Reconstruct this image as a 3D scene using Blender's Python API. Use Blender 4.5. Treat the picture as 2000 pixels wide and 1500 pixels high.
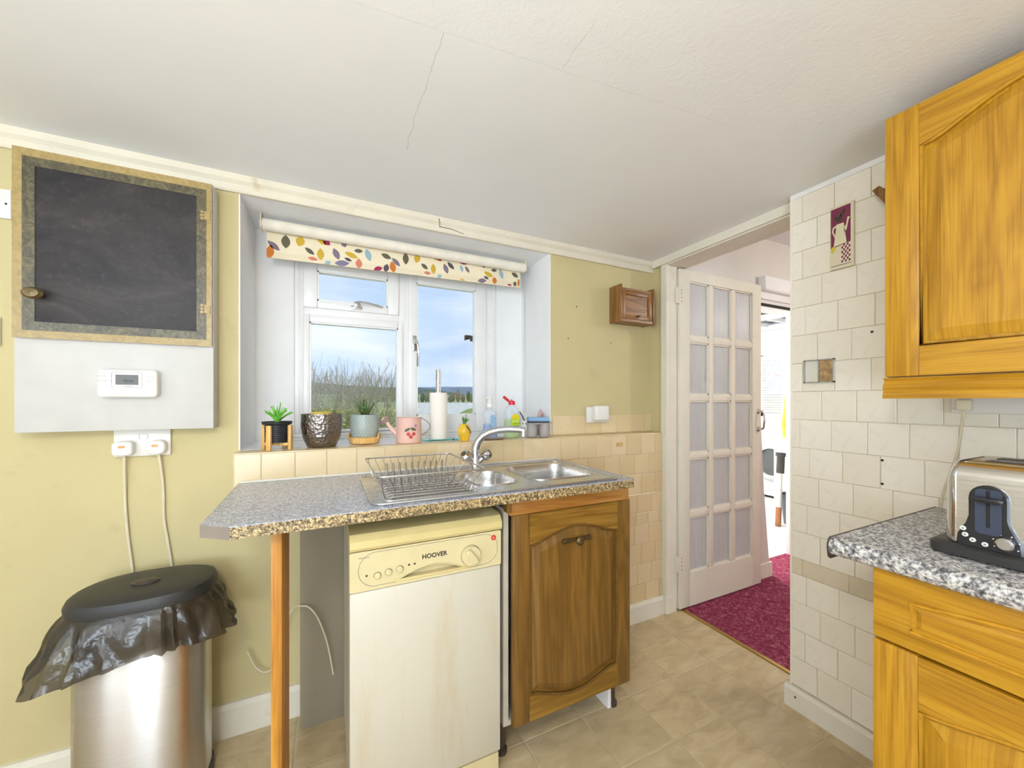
import bpy, bmesh, math, random
from mathutils import Vector, Matrix, noise as mnoise
random.seed(7)
SC = bpy.context.scene
for _o in list(bpy.data.objects):
    bpy.data.objects.remove(_o)
COL = SC.collection

# ------------------------------------------------------------------ camera
EYE = 1.2
YAW = math.radians(25.7)
FPX, HORIZON = 749.0, 783.0
cam_data = bpy.data.cameras.new('camera')
cam_data.sensor_width = 36.0
cam_data.lens = FPX / 2000 * 36
cam_data.shift_y = (HORIZON - 750) / 2000
cam_data.clip_start = 0.02
cam_data.clip_end = 3000
cam = bpy.data.objects.new('camera', cam_data)
cam.location = (0, 0, EYE)
cam.rotation_euler = (math.pi / 2, 0, -YAW)
COL.objects.link(cam)
SC.camera = cam
vs = SC.view_settings
vs.view_transform = 'Standard'
vs.look = 'None'
vs.gamma = 1.0
vs.use_curve_mapping = False
vs.exposure = 0.08

def S(r, g, b):
    f = lambda c: (c / 255) / 12.92 if c / 255 <= 0.04045 else ((c / 255 + 0.055) / 1.055) ** 2.4
    return (f(r), f(g), f(b))

# ------------------------------------------------------------------ sky
W = bpy.data.worlds.new('sky')
SC.world = W
W.use_nodes = True
wt = W.node_tree
wt.nodes.clear()
def wn(t, **k):
    n = wt.nodes.new(t)
    for a, v in k.items():
        setattr(n, a, v)
    return n
w_tc = wn('ShaderNodeTexCoord')
w_map = wn('ShaderNodeMapping')
w_map.inputs['Scale'].default_value = (1.0, 1.0, 3.2)
w_no = wn('ShaderNodeTexNoise')
w_no.inputs['Scale'].default_value = 3.1
w_no.inputs['Detail'].default_value = 6
w_no.inputs['Roughness'].default_value = 0.52
w_rp = wn('ShaderNodeValToRGB')
w_rp.color_ramp.elements[0].position = 0.36
w_rp.color_ramp.elements[0].color = (*S(184, 208, 240), 1)
w_rp.color_ramp.elements[1].position = 0.68
w_rp.color_ramp.elements[1].color = (*S(232, 239, 249), 1)
w_bg = wn('ShaderNodeBackground')
w_bg.inputs['Strength'].default_value = 1.15
w_out = wn('ShaderNodeOutputWorld')
wt.links.new(w_tc.outputs['Generated'], w_map.inputs['Vector'])
wt.links.new(w_map.outputs['Vector'], w_no.inputs['Vector'])
wt.links.new(w_no.outputs['Fac'], w_rp.inputs['Fac'])
wt.links.new(w_rp.outputs['Color'], w_bg.inputs['Color'])
wt.links.new(w_bg.outputs['Background'], w_out.inputs['Surface'])

# ------------------------------------------------------------------ daylight at the left window, added fill at the rear door
def area_light(name, loc, rot, sx, sy, power, col=(1, 1, 1)):
    l = bpy.data.lights.new(name, 'AREA')
    l.shape = 'RECTANGLE'; l.size = sx; l.size_y = sy
    l.energy = power; l.color = col
    o = bpy.data.objects.new(name, l)
    o.location = loc; o.rotation_euler = rot
    COL.objects.link(o)
    return o
area_light('rear_ceiling_fill', (-0.8, -2.13, 0.95), (math.radians(90 + 62), 0, 0), 1.05, 1.7, 86, (0.76, 0.88, 1.0))  # added fill, tilted up to brighten the ceiling
area_light('daylight_left_window', (-1.94, -1.0, 1.3), (math.radians(90 + 18), 0, math.radians(-90)), 1.2, 1.0, 24, (0.78, 0.89, 1.0))

# ------------------------------------------------------------------ helpers
def props(o, label=None, cat=None, group=None, kind=None):
    if label: o['label'] = label
    if cat: o['category'] = cat
    if group: o['group'] = group
    if kind: o['kind'] = kind
    return o

def thing(name, label, cat, loc, group=None, rotz=0):
    o = bpy.data.objects.new(name, None)
    o.empty_display_size = 0.05
    o.location = loc
    o.rotation_euler = (0, 0, rotz)
    COL.objects.link(o)
    return props(o, label, cat, group)

def root_loc(o):
    while o.parent is not None:
        o = o.parent
    return Vector(o.location)

class MB:
    """collects shapes in world coordinates (or through self.M) and links them as one mesh object"""
    def __init__(self, M=None):
        self.bm = bmesh.new()
        self.M = M
        self.mi = 0
    def _v(self, p):
        p = Vector(p)
        if self.M is not None:
            p = self.M @ p
        return self.bm.verts.new(p)
    def faces(self, pts, fcs):
        vs_ = [self._v(p) for p in pts]
        out = []
        for f in fcs:
            try:
                nf = self.bm.faces.new([vs_[i] for i in f]); nf.material_index = self.mi; out.append(nf)
            except ValueError:
                pass
        return out
    def box(self, x0, x1, y0, y1, z0, z1, bev=0.0, seg=2):
        f = self.faces([(x0, y0, z0), (x1, y0, z0), (x1, y1, z0), (x0, y1, z0), (x0, y0, z1), (x1, y0, z1), (x1, y1, z1), (x0, y1, z1)],
                       [(0, 3, 2, 1), (4, 5, 6, 7), (0, 1, 5, 4), (1, 2, 6, 5), (2, 3, 7, 6), (3, 0, 4, 7)])
        if bev > 0:
            es = list({e for q in f for e in q.edges})
            bmesh.ops.bevel(self.bm, geom=es, offset=bev, segments=seg, affect='EDGES', profile=0.5)
        return self
    @staticmethod
    def _map(axis, a, b, h):
        return (a, b, h) if axis == 'z' else ((a, h, b) if axis == 'y' else (h, a, b))
    def prism(self, poly, axis, h0, h1, inset=0.0, rise=0.0, bev=0.0):
        n = len(poly)
        pts = [self._map(axis, a, b, h0) for a, b in poly] + [self._map(axis, a, b, h1) for a, b in poly]
        fs = [tuple(range(n)), tuple(range(n, 2 * n))] + [(i, (i + 1) % n, n + (i + 1) % n, n + i) for i in range(n)]
        f = self.faces(pts, fs)
        bmesh.ops.recalc_face_normals(self.bm, faces=f)
        if inset > 0:
            bmesh.ops.inset_region(self.bm, faces=[f[1]], thickness=inset, depth=rise, use_even_offset=True)
        if bev > 0:
            es = list(f[1].edges)
            bmesh.ops.bevel(self.bm, geom=es, offset=bev, segments=2, affect='EDGES', profile=0.5)
        return self
    def holed(self, outer, holes, z0, z1):
        """horizontal slab with holes"""
        for z, flip in ((z0, True), (z1, False)):
            edges = []
            for lp in [outer] + holes:
                v = [self._v((a, b, z)) for a, b in lp]
                edges += [self.bm.edges.new((v[i], v[(i + 1) % len(v)])) for i in range(len(v))]
            g = bmesh.ops.triangle_fill(self.bm, use_beauty=True, edges=edges)
            for q in g['geom']:
                if isinstance(q, bmesh.types.BMFace): q.material_index = self.mi
        for lp in [outer] + holes:
            n = len(lp)
            self.faces([(a, b, z0) for a, b in lp] + [(a, b, z1) for a, b in lp], [(i, (i + 1) % n, n + (i + 1) % n, n + i) for i in range(n)])
        bmesh.ops.remove_doubles(self.bm, verts=self.bm.verts, dist=1e-5)
        return self
    def loft(self, rings, cap0=True, cap1=True, closed=True):
        n = len(rings[0])
        pts = [p for r in rings for p in r]
        fs = []
        for k in range(len(rings) - 1):
            for i in range(n if closed else n - 1):
                j = (i + 1) % n
                fs.append((k * n + i, k * n + j, (k + 1) * n + j, (k + 1) * n + i))
        if cap0: fs.append(tuple(range(n)))
        if cap1: fs.append(tuple((len(rings) - 1) * n + i for i in range(n)))
        self.faces(pts, fs)
        return self
    def lathe(self, prof, c=(0, 0, 0), seg=24, axis='z', sx=1, sy=1, cap=True):
        rings = []
        for r, h in prof:
            ring = []
            for i in range(seg):
                a = 2 * math.pi * i / seg
                p, q = r * math.cos(a) * sx, r * math.sin(a) * sy
                m = self._map(axis, p, q, h)
                ring.append((c[0] + m[0], c[1] + m[1], c[2] + m[2]))
            rings.append(ring)
        return self.loft(rings, cap, cap)
    def tube(self, pts, r, seg=8, closed=False, r1=None):
        pts = [Vector(p) for p in pts]
        n = len(pts)
        rings = []
        prev = None
        for i, p in enumerate(pts):
            if closed:
                t = pts[(i + 1) % n] - pts[i - 1]
            else:
                t = pts[min(i + 1, n - 1)] - pts[max(i - 1, 0)]
            if t.length < 1e-9: t = Vector((0, 0, 1))
            t.normalize()
            if prev is None:
                a = Vector((0, 0, 1)) if abs(t.z) < 0.9 else Vector((1, 0, 0))
                u = t.cross(a).normalized()
            else:
                u = (prev - t * prev.dot(t))
                u = u.normalized() if u.length > 1e-6 else t.orthogonal().normalized()
            prev = u
            w = t.cross(u)
            rr = r if r1 is None else r + (r1 - r) * i / max(1, n - 1)
            rings.append([tuple(p + (u * math.cos(2 * math.pi * k / seg) + w * math.sin(2 * math.pi * k / seg)) * rr) for k in range(seg)])
        if closed:
            rings.append(rings[0])
            return self.loft(rings, False, False)
        return self.loft(rings)
    def build(self, name, mat, parent=None, smooth=30, label=None, cat=None, group=None, kind=None, origin=None):
        bm = self.bm
        bmesh.ops.recalc_face_normals(bm, faces=bm.faces)
        if parent is not None:
            o0 = root_loc(parent)
        elif origin is not None:
            o0 = Vector(origin)
        else:
            xs = [v.co for v in bm.verts]
            mn = Vector((min(c.x for c in xs), min(c.y for c in xs), min(c.z for c in xs)))
            mx = Vector((max(c.x for c in xs), max(c.y for c in xs), max(c.z for c in xs)))
            o0 = Vector(((mn.x + mx.x) / 2, (mn.y + mx.y) / 2, mn.z))
        for v in bm.verts: v.co -= o0
        me = bpy.data.meshes.new(name)
        bm.to_mesh(me); bm.free()
        for m in (mat if isinstance(mat, (list, tuple)) else [mat]):
            me.materials.append(m)
        if smooth:
            me.polygons.foreach_set('use_smooth', [True] * len(me.polygons))
            me.set_sharp_from_angle(angle=math.radians(smooth))
        o = bpy.data.objects.new(name, me)
        COL.objects.link(o)
        if parent is not None:
            o.parent = parent
        else:
            o.location = o0
        return props(o, label, cat, group, kind)

def rrect(x0, x1, y0, y1, r, n=5):
    pts = []
    for cx, cy, a0 in ((x1 - r, y1 - r, 0), (x0 + r, y1 - r, 90), (x0 + r, y0 + r, 180), (x1 - r, y0 + r, 270)):
        for i in range(n + 1):
            a = math.radians(a0 + 90 * i / n)
            pts.append((cx + r * math.cos(a), cy + r * math.sin(a)))
    return pts

def text_mesh(name, body, size, mat, parent, loc, rot, align='CENTER', depth=0.0006, bold=0.0):
    c = bpy.data.curves.new(name, 'FONT')
    c.body = body; c.size = size; c.align_x = align; c.align_y = 'CENTER'; c.extrude = depth; c.offset = bold
    c.resolution_u = 3
    t = bpy.data.objects.new(name + '_tmp', c)
    COL.objects.link(t)
    dg = bpy.context.evaluated_depsgraph_get()
    me = bpy.data.meshes.new_from_object(t.evaluated_get(dg))
    bpy.data.objects.remove(t)
    me.materials.clear(); me.materials.append(mat)
    M = Matrix.Translation(Vector(loc)) @ rot.to_4x4()
    if parent is not None:
        M = Matrix.Translation(-root_loc(parent)) @ M
    me.transform(M)
    o = bpy.data.objects.new(name, me)
    COL.objects.link(o)
    if parent is not None: o.parent = parent
    return o

def at(x, y, X=None, Y=None, Z=None):
    """the place on a real plane (a wall, a worktop) that a measured picture point belongs to"""
    u = (x - 1000) / FPX; v = (HORIZON - y) / FPX
    d = Vector((u * math.cos(YAW) + math.sin(YAW), -u * math.sin(YAW) + math.cos(YAW), v))
    t = X / d.x if X is not None else (Y / d.y if Y is not None else (Z - EYE) / d.z)
    p = d * t
    return Vector((p.x, p.y, p.z + EYE))

# ------------------------------------------------------------------ materials
class NT:
    def __init__(self, name):
        self.m = bpy.data.materials.new(name)
        self.m.use_nodes = True
        self.t = self.m.node_tree
        self.t.nodes.clear()
        self.out = self.t.nodes.new('ShaderNodeOutputMaterial')
        self._c = {}
    def n(self, typ, ins=None, **k):
        nd = self.t.nodes.new(typ)
        for a, v in k.items(): setattr(nd, a, v)
        for a, v in (ins or {}).items(): self.set(nd, a, v)
        return nd
    def set(self, nd, a, v):
        s = nd.inputs[a]
        if isinstance(v, bpy.types.NodeSocket): self.t.links.new(v, s)
        elif isinstance(v, bpy.types.Node): self.t.links.new(v.outputs[0], s)
        else:
            if isinstance(v, tuple) and len(v) == 3 and s.type == 'RGBA': v = (*v, 1)
            s.default_value = v
    def coord(self, kind='Object'):
        if kind not in self._c:
            if kind == 'World': self._c[kind] = self.n('ShaderNodeNewGeometry').outputs['Position']
            else: self._c[kind] = self.n('ShaderNodeTexCoord').outputs[kind]
        return self._c[kind]
    def mapped(self, scale=(1, 1, 1), kind='Object', rot=(0, 0, 0), loc=None):
        m = self.n('ShaderNodeMapping', {'Vector': self.coord(kind)})
        m.inputs['Scale'].default_value = scale
        m.inputs['Rotation'].default_value = rot
        if loc is not None: self.set(m, 'Location', loc)
        return m.outputs[0]
    def noise(self, scale, detail=4, rough=0.5, vec=None, dist=0.0):
        return self.n('ShaderNodeTexNoise', {'Scale': scale, 'Detail': detail, 'Roughness': rough, 'Distortion': dist, 'Vector': vec if vec is not None else self.coord()}).outputs['Fac']
    def ramp(self, fac, stops, interp='LINEAR'):
        r = self.n('ShaderNodeValToRGB', {'Fac': fac})
        r.color_ramp.interpolation = interp
        el = r.color_ramp.elements
        while len(el) < len(stops): el.new(0.5)
        for e, (p, c) in zip(el, stops):
            e.position = p
            e.color = (*c, 1) if len(c) == 3 else c
        return r.outputs['Color']
    def math(self, op, a, b=0.0, clamp=False):
        m = self.n('ShaderNodeMath', operation=op, use_clamp=clamp)
        self.set(m, 0, a); self.set(m, 1, b)
        return m.outputs[0]
    def mix(self, fac, a, b, mode='MIX'):
        m = self.n('ShaderNodeMix', data_type='RGBA', blend_type=mode)
        self.set(m, 0, fac); self.set(m, 6, a); self.set(m, 7, b)
        return m.outputs[2]
    def bump(self, h, strength=0.2, dist=0.01, normal=None):
        b = self.n('ShaderNodeBump', {'Height': h, 'Strength': strength, 'Distance': dist})
        if normal is not None: self.set(b, 'Normal', normal)
        return b.outputs[0]
    def bsdf(self, col, rough=0.5, metal=0.0, normal=None, spec=0.5, **k):
        b = self.n('ShaderNodeBsdfPrincipled', {'Base Color': col, 'Roughness': rough, 'Metallic': metal, 'Specular IOR Level': spec})
        for a, v in k.items(): self.set(b, a.replace('_', ' '), v)
        if normal is not None: self.set(b, 'Normal', normal)
        self.t.links.new(b.outputs[0], self.out.inputs['Surface'])
        return self.m
    def surf(self, sh):
        self.t.links.new(sh.outputs[0] if isinstance(sh, bpy.types.Node) else sh, self.out.inputs['Surface'])
        return self.m
    def rnd(self):
        return self.n('ShaderNodeObjectInfo').outputs['Random']

def plain(name, col, rough=0.5, metal=0.0, spec=0.5, var=0.06, nscale=12.0, bump=0.0, bscale=60.0, **k):
    t = NT(name)
    f = t.noise(nscale, 4)
    lo = tuple(c * (1 - var) for c in col); hi = tuple(min(1, c * (1 + var)) for c in col)
    c = t.ramp(f, [(0.35, lo), (0.65, hi)])
    nrm = t.bump(t.noise(bscale, 3), bump, 0.002) if bump else None
    return t.bsdf(c, rough, metal, nrm, spec, **k)

def wood(name, c0, c1, c2, axis='z', scale=1.0, rough=0.35, spec=0.5, dark=0.5, depth=None):
    """oak grain running along one axis"""
    t = NT(name)
    s = {'x': (1.2, 14, 14), 'y': (14, 1.2, 14), 'z': (14, 14, 1.2)}[axis]
    s2 = {'x': (5, 260, 260), 'y': (260, 5, 260), 'z': (260, 260, 5)}[axis]
    if depth:
        k = 'xyz'.index(depth)
        s = tuple(2.0 if i == k else a for i, a in enumerate(s)); s2 = tuple(8.0 if i == k else a for i, a in enumerate(s2))
    off = t.n('ShaderNodeCombineXYZ', {0: t.rnd(), 1: t.rnd(), 2: t.rnd()}).outputs[0]
    off = t.n('ShaderNodeVectorMath', {0: off, 1: (3.1, 5.3, 7.7)}, operation='MULTIPLY').outputs[0]
    v1 = t.mapped(tuple(a * scale for a in s), loc=off)
    v2 = t.mapped(tuple(a * scale for a in s2), loc=off)
    rings = t.noise(1.0, 3, 0.55, v1, 0.6)
    rings = t.math('FRACT', t.math('MULTIPLY', rings, 5.0))
    rings = t.math('ABSOLUTE', t.math('SUBTRACT', rings, 0.5))
    pores = t.noise(1.0, 2, 0.6, v2)
    col = t.ramp(rings, [(0.0, c0), (0.25, c1), (0.5, c2)])
    pm = t.ramp(pores, [(0.30, (dark, dark * 0.9, dark * 0.8)), (0.52, (1, 1, 1))])
    col = t.mix(0.5, col, pm, 'MULTIPLY')
    return t.bsdf(col, rough, 0, t.bump(pores, 0.12, 0.001), spec)

m_ceil = None
def make_ceiling_mat():
    t = NT('ceiling_paint')
    P = t.n('ShaderNodeSeparateXYZ', {0: t.coord('World')})
    X, Y = P.outputs[0], P.outputs[1]
    wob = t.math('MULTIPLY', t.math('SUBTRACT', t.noise(14, 3, 0.6, t.coord('World')), 0.5), 0.03)
    def line(d, w, lo, hi, c):
        a = t.math('LESS_THAN', t.math('ABSOLUTE', d), w)
        a = t.math('MULTIPLY', a, t.math('GREATER_THAN', c, lo))
        return t.math('MULTIPLY', a, t.math('LESS_THAN', c, hi))
    seam = line(t.math('ADD', t.math('ADD', t.math('SUBTRACT', Y, 0.846), t.math('MULTIPLY', X, 0.1)), t.math('MULTIPLY', wob, 0.3)), 0.0011, -0.25, 1.1, X)
    c1 = line(t.math('ADD', t.math('SUBTRACT', X, 0.228), wob), 0.0008, 0.824, 1.26, Y)
    c2 = line(t.math('ADD', t.math('SUBTRACT', X, 0.515), wob), 0.0008, 0.66, 0.79, Y)
    crack = t.math('ADD', t.math('ADD', t.math('MULTIPLY', seam, 0.25), c1), t.math('MULTIPLY', c2, 0.5), True)
    col = t.ramp(t.noise(1.6, 3, 0.5, t.coord('World')), [(0.3, S(238, 238, 238)), (0.7, S(244, 244, 243))])
    col = t.mix(t.math('MULTIPLY', crack, 0.4), col, S(150, 146, 130))
    stip = t.math('MULTIPLY', t.noise(55, 4, 0.6, t.coord('World')), t.math('ADD', t.math('MULTIPLY', t.math('LESS_THAN', t.math('ADD', Y, t.math('MULTIPLY', X, 0.1)), 0.846), 0.8), 0.12))
    h = t.math('SUBTRACT', stip, t.math('MULTIPLY', crack, 0.25))
    return t.bsdf(col, 0.8, 0, t.bump(h, 0.25, 0.004), 0.2)
M_CEIL = make_ceiling_mat()

def wall_paint(name, col, dirt, amount=0.5, nscale=3.0):
    t = NT(name)
    big = t.noise(nscale, 5, 0.6, t.coord('World'))
    c = t.ramp(big, [(0.30, tuple(x * 0.93 for x in col)), (0.62, col)])
    spots = t.ramp(t.noise(11, 6, 0.7, t.coord('World')), [(0.60, (0, 0, 0)), (0.78, (1, 1, 1))])
    c = t.mix(t.math('MULTIPLY', spots, amount), c, dirt)
    return t.bsdf(c, 0.7, 0, t.bump(t.noise(40, 4, 0.6, t.coord('World')), 0.12, 0.004), 0.25)
M_YELLOW = wall_paint('yellow_wall_paint', S(205, 192, 145), S(183, 167, 117), 0.5)
M_WHITE = wall_paint('white_wall_paint', S(244, 244, 244), S(226, 223, 216), 0.3)
M_SHADEWALL = wall_paint('shade_grey_plaster', S(150, 140, 120), S(100, 92, 78), 0.6)  # grey stands in for the shade under the worktop
M_HALL = wall_paint('hall_cream_paint', S(222, 216, 208), S(200, 190, 182), 0.4)
M_CREAM = wall_paint('cream_woodwork', S(232, 226, 210), S(196, 178, 144), 0.5, 5.0)
M_CORNICE = wall_paint('cornice_cream', S(230, 222, 202), S(190, 168, 124), 0.8, 6.0)
M_GLOSSWHITE = plain('gloss_white', S(242, 241, 239), 0.35, var=0.03)
M_UPVC = plain('upvc_white', S(240, 239, 238), 0.3, var=0.02)

def tile_mat(name, a, b, rough=0.25):
    t = NT(name)
    f = t.math('ADD', t.math('MULTIPLY', t.rnd(), 0.75), t.math('MULTIPLY', t.noise(9, 4, 0.6), 0.35))
    c = t.ramp(f, [(0.1, a), (0.9, b)])
    c = t.mix(t.ramp(t.noise(38, 5, 0.65), [(0.52, (0, 0, 0)), (0.85, (0.35, 0.35, 0.35))]), c, tuple(x * 0.75 for x in a))
    return t.bsdf(c, rough, 0, t.bump(t.noise(16, 3), 0.08, 0.004), 0.5)
M_TILE_PEACH = tile_mat('peach_glazed_tile', S(216, 193, 148), S(227, 206, 167))
M_TILE_CREAM = tile_mat('cream_glazed_tile', S(240, 232, 214), S(246, 240, 226))
M_TILE_BORDER = tile_mat('stone_border_tile', S(214, 202, 174), S(224, 213, 188), 0.5)
M_GROUT = plain('grout', S(214, 200, 170), 0.9, var=0.12, nscale=20)

def floor_tile_mat():
    t = NT('vinyl_stone_tile')
    off = t.n('ShaderNodeVectorMath', {0: t.n('ShaderNodeCombineXYZ', {0: t.rnd(), 1: t.rnd(), 2: t.rnd()}).outputs[0], 1: (9.0, 13.0, 17.0)}, operation='MULTIPLY').outputs[0]
    v = t.mapped((1.0, 2.3, 1.0), rot=(0, 0, 0.6), loc=off)
    f = t.noise(7, 7, 0.62, v, 0.8)
    c = t.ramp(f, [(0.28, S(180, 158, 120)), (0.5, S(205, 183, 143)), (0.72, S(223, 204, 167))])
    vein = t.ramp(t.noise(22, 6, 0.7, v, 1.5), [(0.56, (0, 0, 0)), (0.72, (0.5, 0.5, 0.5))])
    c = t.mix(vein, c, S(216, 200, 168))
    c = t.mix(t.math('MULTIPLY', t.rnd(), 0.28), c, S(158, 144, 116))
    return t.bsdf(c, 0.3, 0, t.bump(f, 0.15, 0.003), 0.45)
M_FLOORTILE = floor_tile_mat()
M_FLOORJOINT = plain('vinyl_joint', S(196, 180, 146), 0.5, var=0.08)

def speckle(name, stops, scale, rough=0.35):
    t = NT(name)
    f = t.noise(scale, 2, 0.65)
    g = t.noise(scale * 0.45, 2, 0.5)
    f = t.math('ADD', t.math('MULTIPLY', f, 0.65), t.math('MULTIPLY', g, 0.35))
    return t.bsdf(t.ramp(f, stops), rough, 0, None, 0.5)
M_WORKTOP = speckle('sky_blued_laminate', [(0.36, S(112, 112, 122)), (0.46, S(158, 160, 170)), (0.53, S(188, 190, 200)), (0.62, S(210, 212, 220))], 240, 0.27)  # laminate blued in its colour for the sky reflected in the top
M_WORKEDGE = speckle('warm_lit_laminate_edge', [(0.38, S(58, 48, 36)), (0.47, S(122, 102, 72)), (0.54, S(178, 154, 108)), (0.62, S(214, 196, 150))], 230, 0.4)  # same laminate, browned for the warm light on the front edge
M_ENDSTRIP = plain('taupe_edging', S(140, 128, 118), 0.5, bump=0.1)
M_GRANITE = speckle('granite_effect_laminate', [(0.36, S(62, 60, 66)), (0.45, S(120, 118, 120)), (0.52, S(184, 180, 176)), (0.62, S(226, 222, 216))], 150, 0.3)
M_DARKTRIM = plain('dark_brown_trim', S(70, 58, 50), 0.4)

GOLD = (S(172, 121, 24), S(188, 136, 30), S(198, 147, 38))
M_OAK_Z = wood('golden_oak_upright', *GOLD, axis='z', depth='x')
M_OAK_Y = wood('golden_oak_level', *GOLD, axis='y', depth='x')
BROWN = (S(112, 80, 30), S(126, 90, 36), S(138, 101, 44))
M_OAK_PLAIN = plain('golden_oak_moulding', S(192, 138, 34), 0.35, var=0.12, nscale=40)
M_BROWN_PLAIN = plain('brown_oak_moulding', S(112, 80, 34), 0.4, var=0.15, nscale=40)
M_BROWN_Z = wood('brown_oak_upright', *BROWN, axis='z', rough=0.4, depth='y')
M_BROWN_X = wood('brown_oak_level', *(S(128, 92, 30), S(146, 106, 38), S(160, 120, 50)), axis='x', rough=0.4, depth='y')
M_RAIL_X = wood('orange_pine_level', S(166, 108, 44), S(186, 128, 60), S(200, 144, 74), axis='x', rough=0.4)
M_PINE_Z = wood('orange_pine_upright', S(186, 122, 36), S(206, 144, 52), S(216, 156, 66), axis='z', rough=0.5)
M_BOXWOOD_X = wood('chestnut_wood_level', S(116, 74, 34), S(140, 94, 48), S(156, 110, 60), axis='x', scale=1.6)
M_BOXWOOD_Z = wood('chestnut_wood_upright', S(116, 76, 34), S(138, 94, 46), S(154, 110, 60), axis='z', scale=1.6)
M_BAMBOO = wood('bamboo', S(212, 164, 90), S(226, 182, 110), S(234, 194, 126), axis='z', scale=2.0, dark=0.8)

def brushed(name, col, axis='x', rough=0.3, scale=1.0, metal=1.0):
    t = NT(name)
    s = {'x': (2, 300, 300), 'y': (300, 2, 300), 'z': (300, 300, 2)}[axis]
    f = t.noise(1.0, 2, 0.6, t.mapped(tuple(a * scale for a in s)))
    c = t.ramp(f, [(0.3, tuple(x * 0.86 for x in col)), (0.7, col)])
    r = t.math('ADD', t.math('MULTIPLY', f, 0.14), rough - 0.07)
    return t.bsdf(c, r, metal, t.bump(f, 0.05, 0.001))
M_STEEL = brushed('brushed_sink_steel', (0.66, 0.65, 0.64), 'x', 0.27)
def bin_steel():
    t = NT('brushed_bin_steel')
    f = t.noise(1.0, 2, 0.6, t.mapped((3, 3, 420)))
    tg = t.n('ShaderNodeTangent', direction_type='RADIAL', axis='Z')
    return t.bsdf(t.ramp(f, [(0.3, (0.60, 0.575, 0.54)), (0.7, (0.65, 0.62, 0.585))]), 0.36, 1.0, None, 0.5, Anisotropic=0.85, Anisotropic_Rotation=0.25, Tangent=tg.outputs[0])
M_BINSTEEL = bin_steel()
M_TOASTSTEEL = brushed('toaster_steel', (0.72, 0.69, 0.64), 'y', 0.24)
M_CHROME = plain('chrome', (0.64, 0.64, 0.65), 0.06, 1.0, var=0.02)
M_WIRE = plain('steel_wire', (0.50, 0.49, 0.48), 0.25, 1.0, var=0.05)
M_BRASS = plain('brass', S(190, 160, 90), 0.3, 1.0)
M_OLDBRASS = plain('antique_brass', S(120, 104, 74), 0.4, 0.9, var=0.3, nscale=80, bump=0.5, bscale=180)
M_BLACKPLASTIC = plain('black_plastic', S(48, 47, 46), 0.45, var=0.1)
M_BLACKGLOSS = plain('black_gloss_plastic', S(38, 38, 42), 0.22, var=0.1)
M_DARK = plain('dark_void', S(30, 27, 24), 0.8)
M_WHITEPL = plain('white_plastic', S(236, 233, 226), 0.35, var=0.02)
M_IVORYPL = plain('ivory_plastic', S(228, 218, 190), 0.4, var=0.03)
M_CABLE = plain('cream_cable', S(222, 212, 182), 0.5, var=0.05)

def dirty_white(name, col, dirt):
    t = NT(name)
    P = t.mapped((9, 9, 1.3))
    streak = t.ramp(t.noise(1.4, 6, 0.7, P), [(0.52, (0, 0, 0)), (0.80, (0.6, 0.6, 0.6))])
    return t.bsdf(t.mix(streak, col, dirt), 0.35, 0, None, 0.5)
M_DWDOOR = dirty_white('dishwasher_white', S(211, 205, 187), S(198, 176, 128))
M_DWCREAM = plain('yellowed_cream_plastic', S(218, 204, 158), 0.38, var=0.03)
M_DWLID = plain('yellowed_lid', S(216, 198, 138), 0.35, var=0.04)
M_INK = plain('print_ink', S(46, 42, 38), 0.6)
M_INKGREY = plain('grey_print', S(140, 134, 122), 0.6)
M_RED = plain('red_badge', S(206, 50, 44), 0.4)

def glass_mat(name, tint=(1, 1, 1), rough=0.0, refl=1.0):
    t = NT(name)
    tr = t.n('ShaderNodeBsdfTransparent', {'Color': tint})
    gl = t.n('ShaderNodeBsdfGlossy', {'Color': (1, 1, 1), 'Roughness': rough})
    fr = t.n('ShaderNodeFresnel', {'IOR': 1.45})
    mx = t.n('ShaderNodeMixShader', {0: t.math('MULTIPLY', fr.outputs[0], refl), 1: tr, 2: gl})
    return t.surf(mx)
M_GLASS = glass_mat('window_glass', (0.97, 0.985, 0.99))
M_GREENGLASS = glass_mat('teal_glass', (0.45, 0.86, 0.82))

def reeded():
    t = NT('reeded_obscure_glass')
    w = t.n('ShaderNodeTexWave', {'Vector': t.coord(), 'Scale': 26.0, 'Distortion': 0.4, 'Detail': 1.0}, wave_type='BANDS', bands_direction='X')
    nrm = t.bump(w.outputs['Fac'], 0.5, 0.004)
    c = t.ramp(t.noise(4, 3), [(0.3, S(226, 226, 226)), (0.7, S(236, 236, 236))])
    df = t.n('ShaderNodeBsdfDiffuse', {'Color': c, 'Normal': nrm})
    tl = t.n('ShaderNodeBsdfTranslucent', {'Color': (0.9, 0.9, 0.92), 'Normal': nrm})
    gl = t.n('ShaderNodeBsdfGlossy', {'Color': (1, 1, 1), 'Roughness': 0.25, 'Normal': nrm})
    tp = t.n('ShaderNodeBsdfTransparent', {'Color': (0.9, 0.92, 0.93)})
    a = t.n('ShaderNodeMixShader', {0: 0.25, 1: df, 2: tl})
    b = t.n('ShaderNodeMixShader', {0: 0.12, 1: a, 2: tp})
    c2 = t.n('ShaderNodeMixShader', {0: 0.08, 1: b, 2: gl})
    return t.surf(c2)
M_REEDED = reeded()

def bag_mat():
    t = NT('black_bin_liner')
    f = t.noise(9, 4, 0.6)
    b = t.n('ShaderNodeBsdfPrincipled', {'Base Color': t.ramp(f, [(0.3, S(42, 38, 34)), (0.7, S(70, 62, 50))]), 'Roughness': 0.22, 'Specular IOR Level': 0.7,
                                         'Normal': t.bump(t.noise(22, 3, 0.6), 0.35, 0.01)})
    tp = t.n('ShaderNodeBsdfTransparent', {'Color': (0.55, 0.5, 0.42)})
    return t.surf(t.n('ShaderNodeMixShader', {0: 0.28, 1: b, 2: tp}))
M_BAG = bag_mat()

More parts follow.
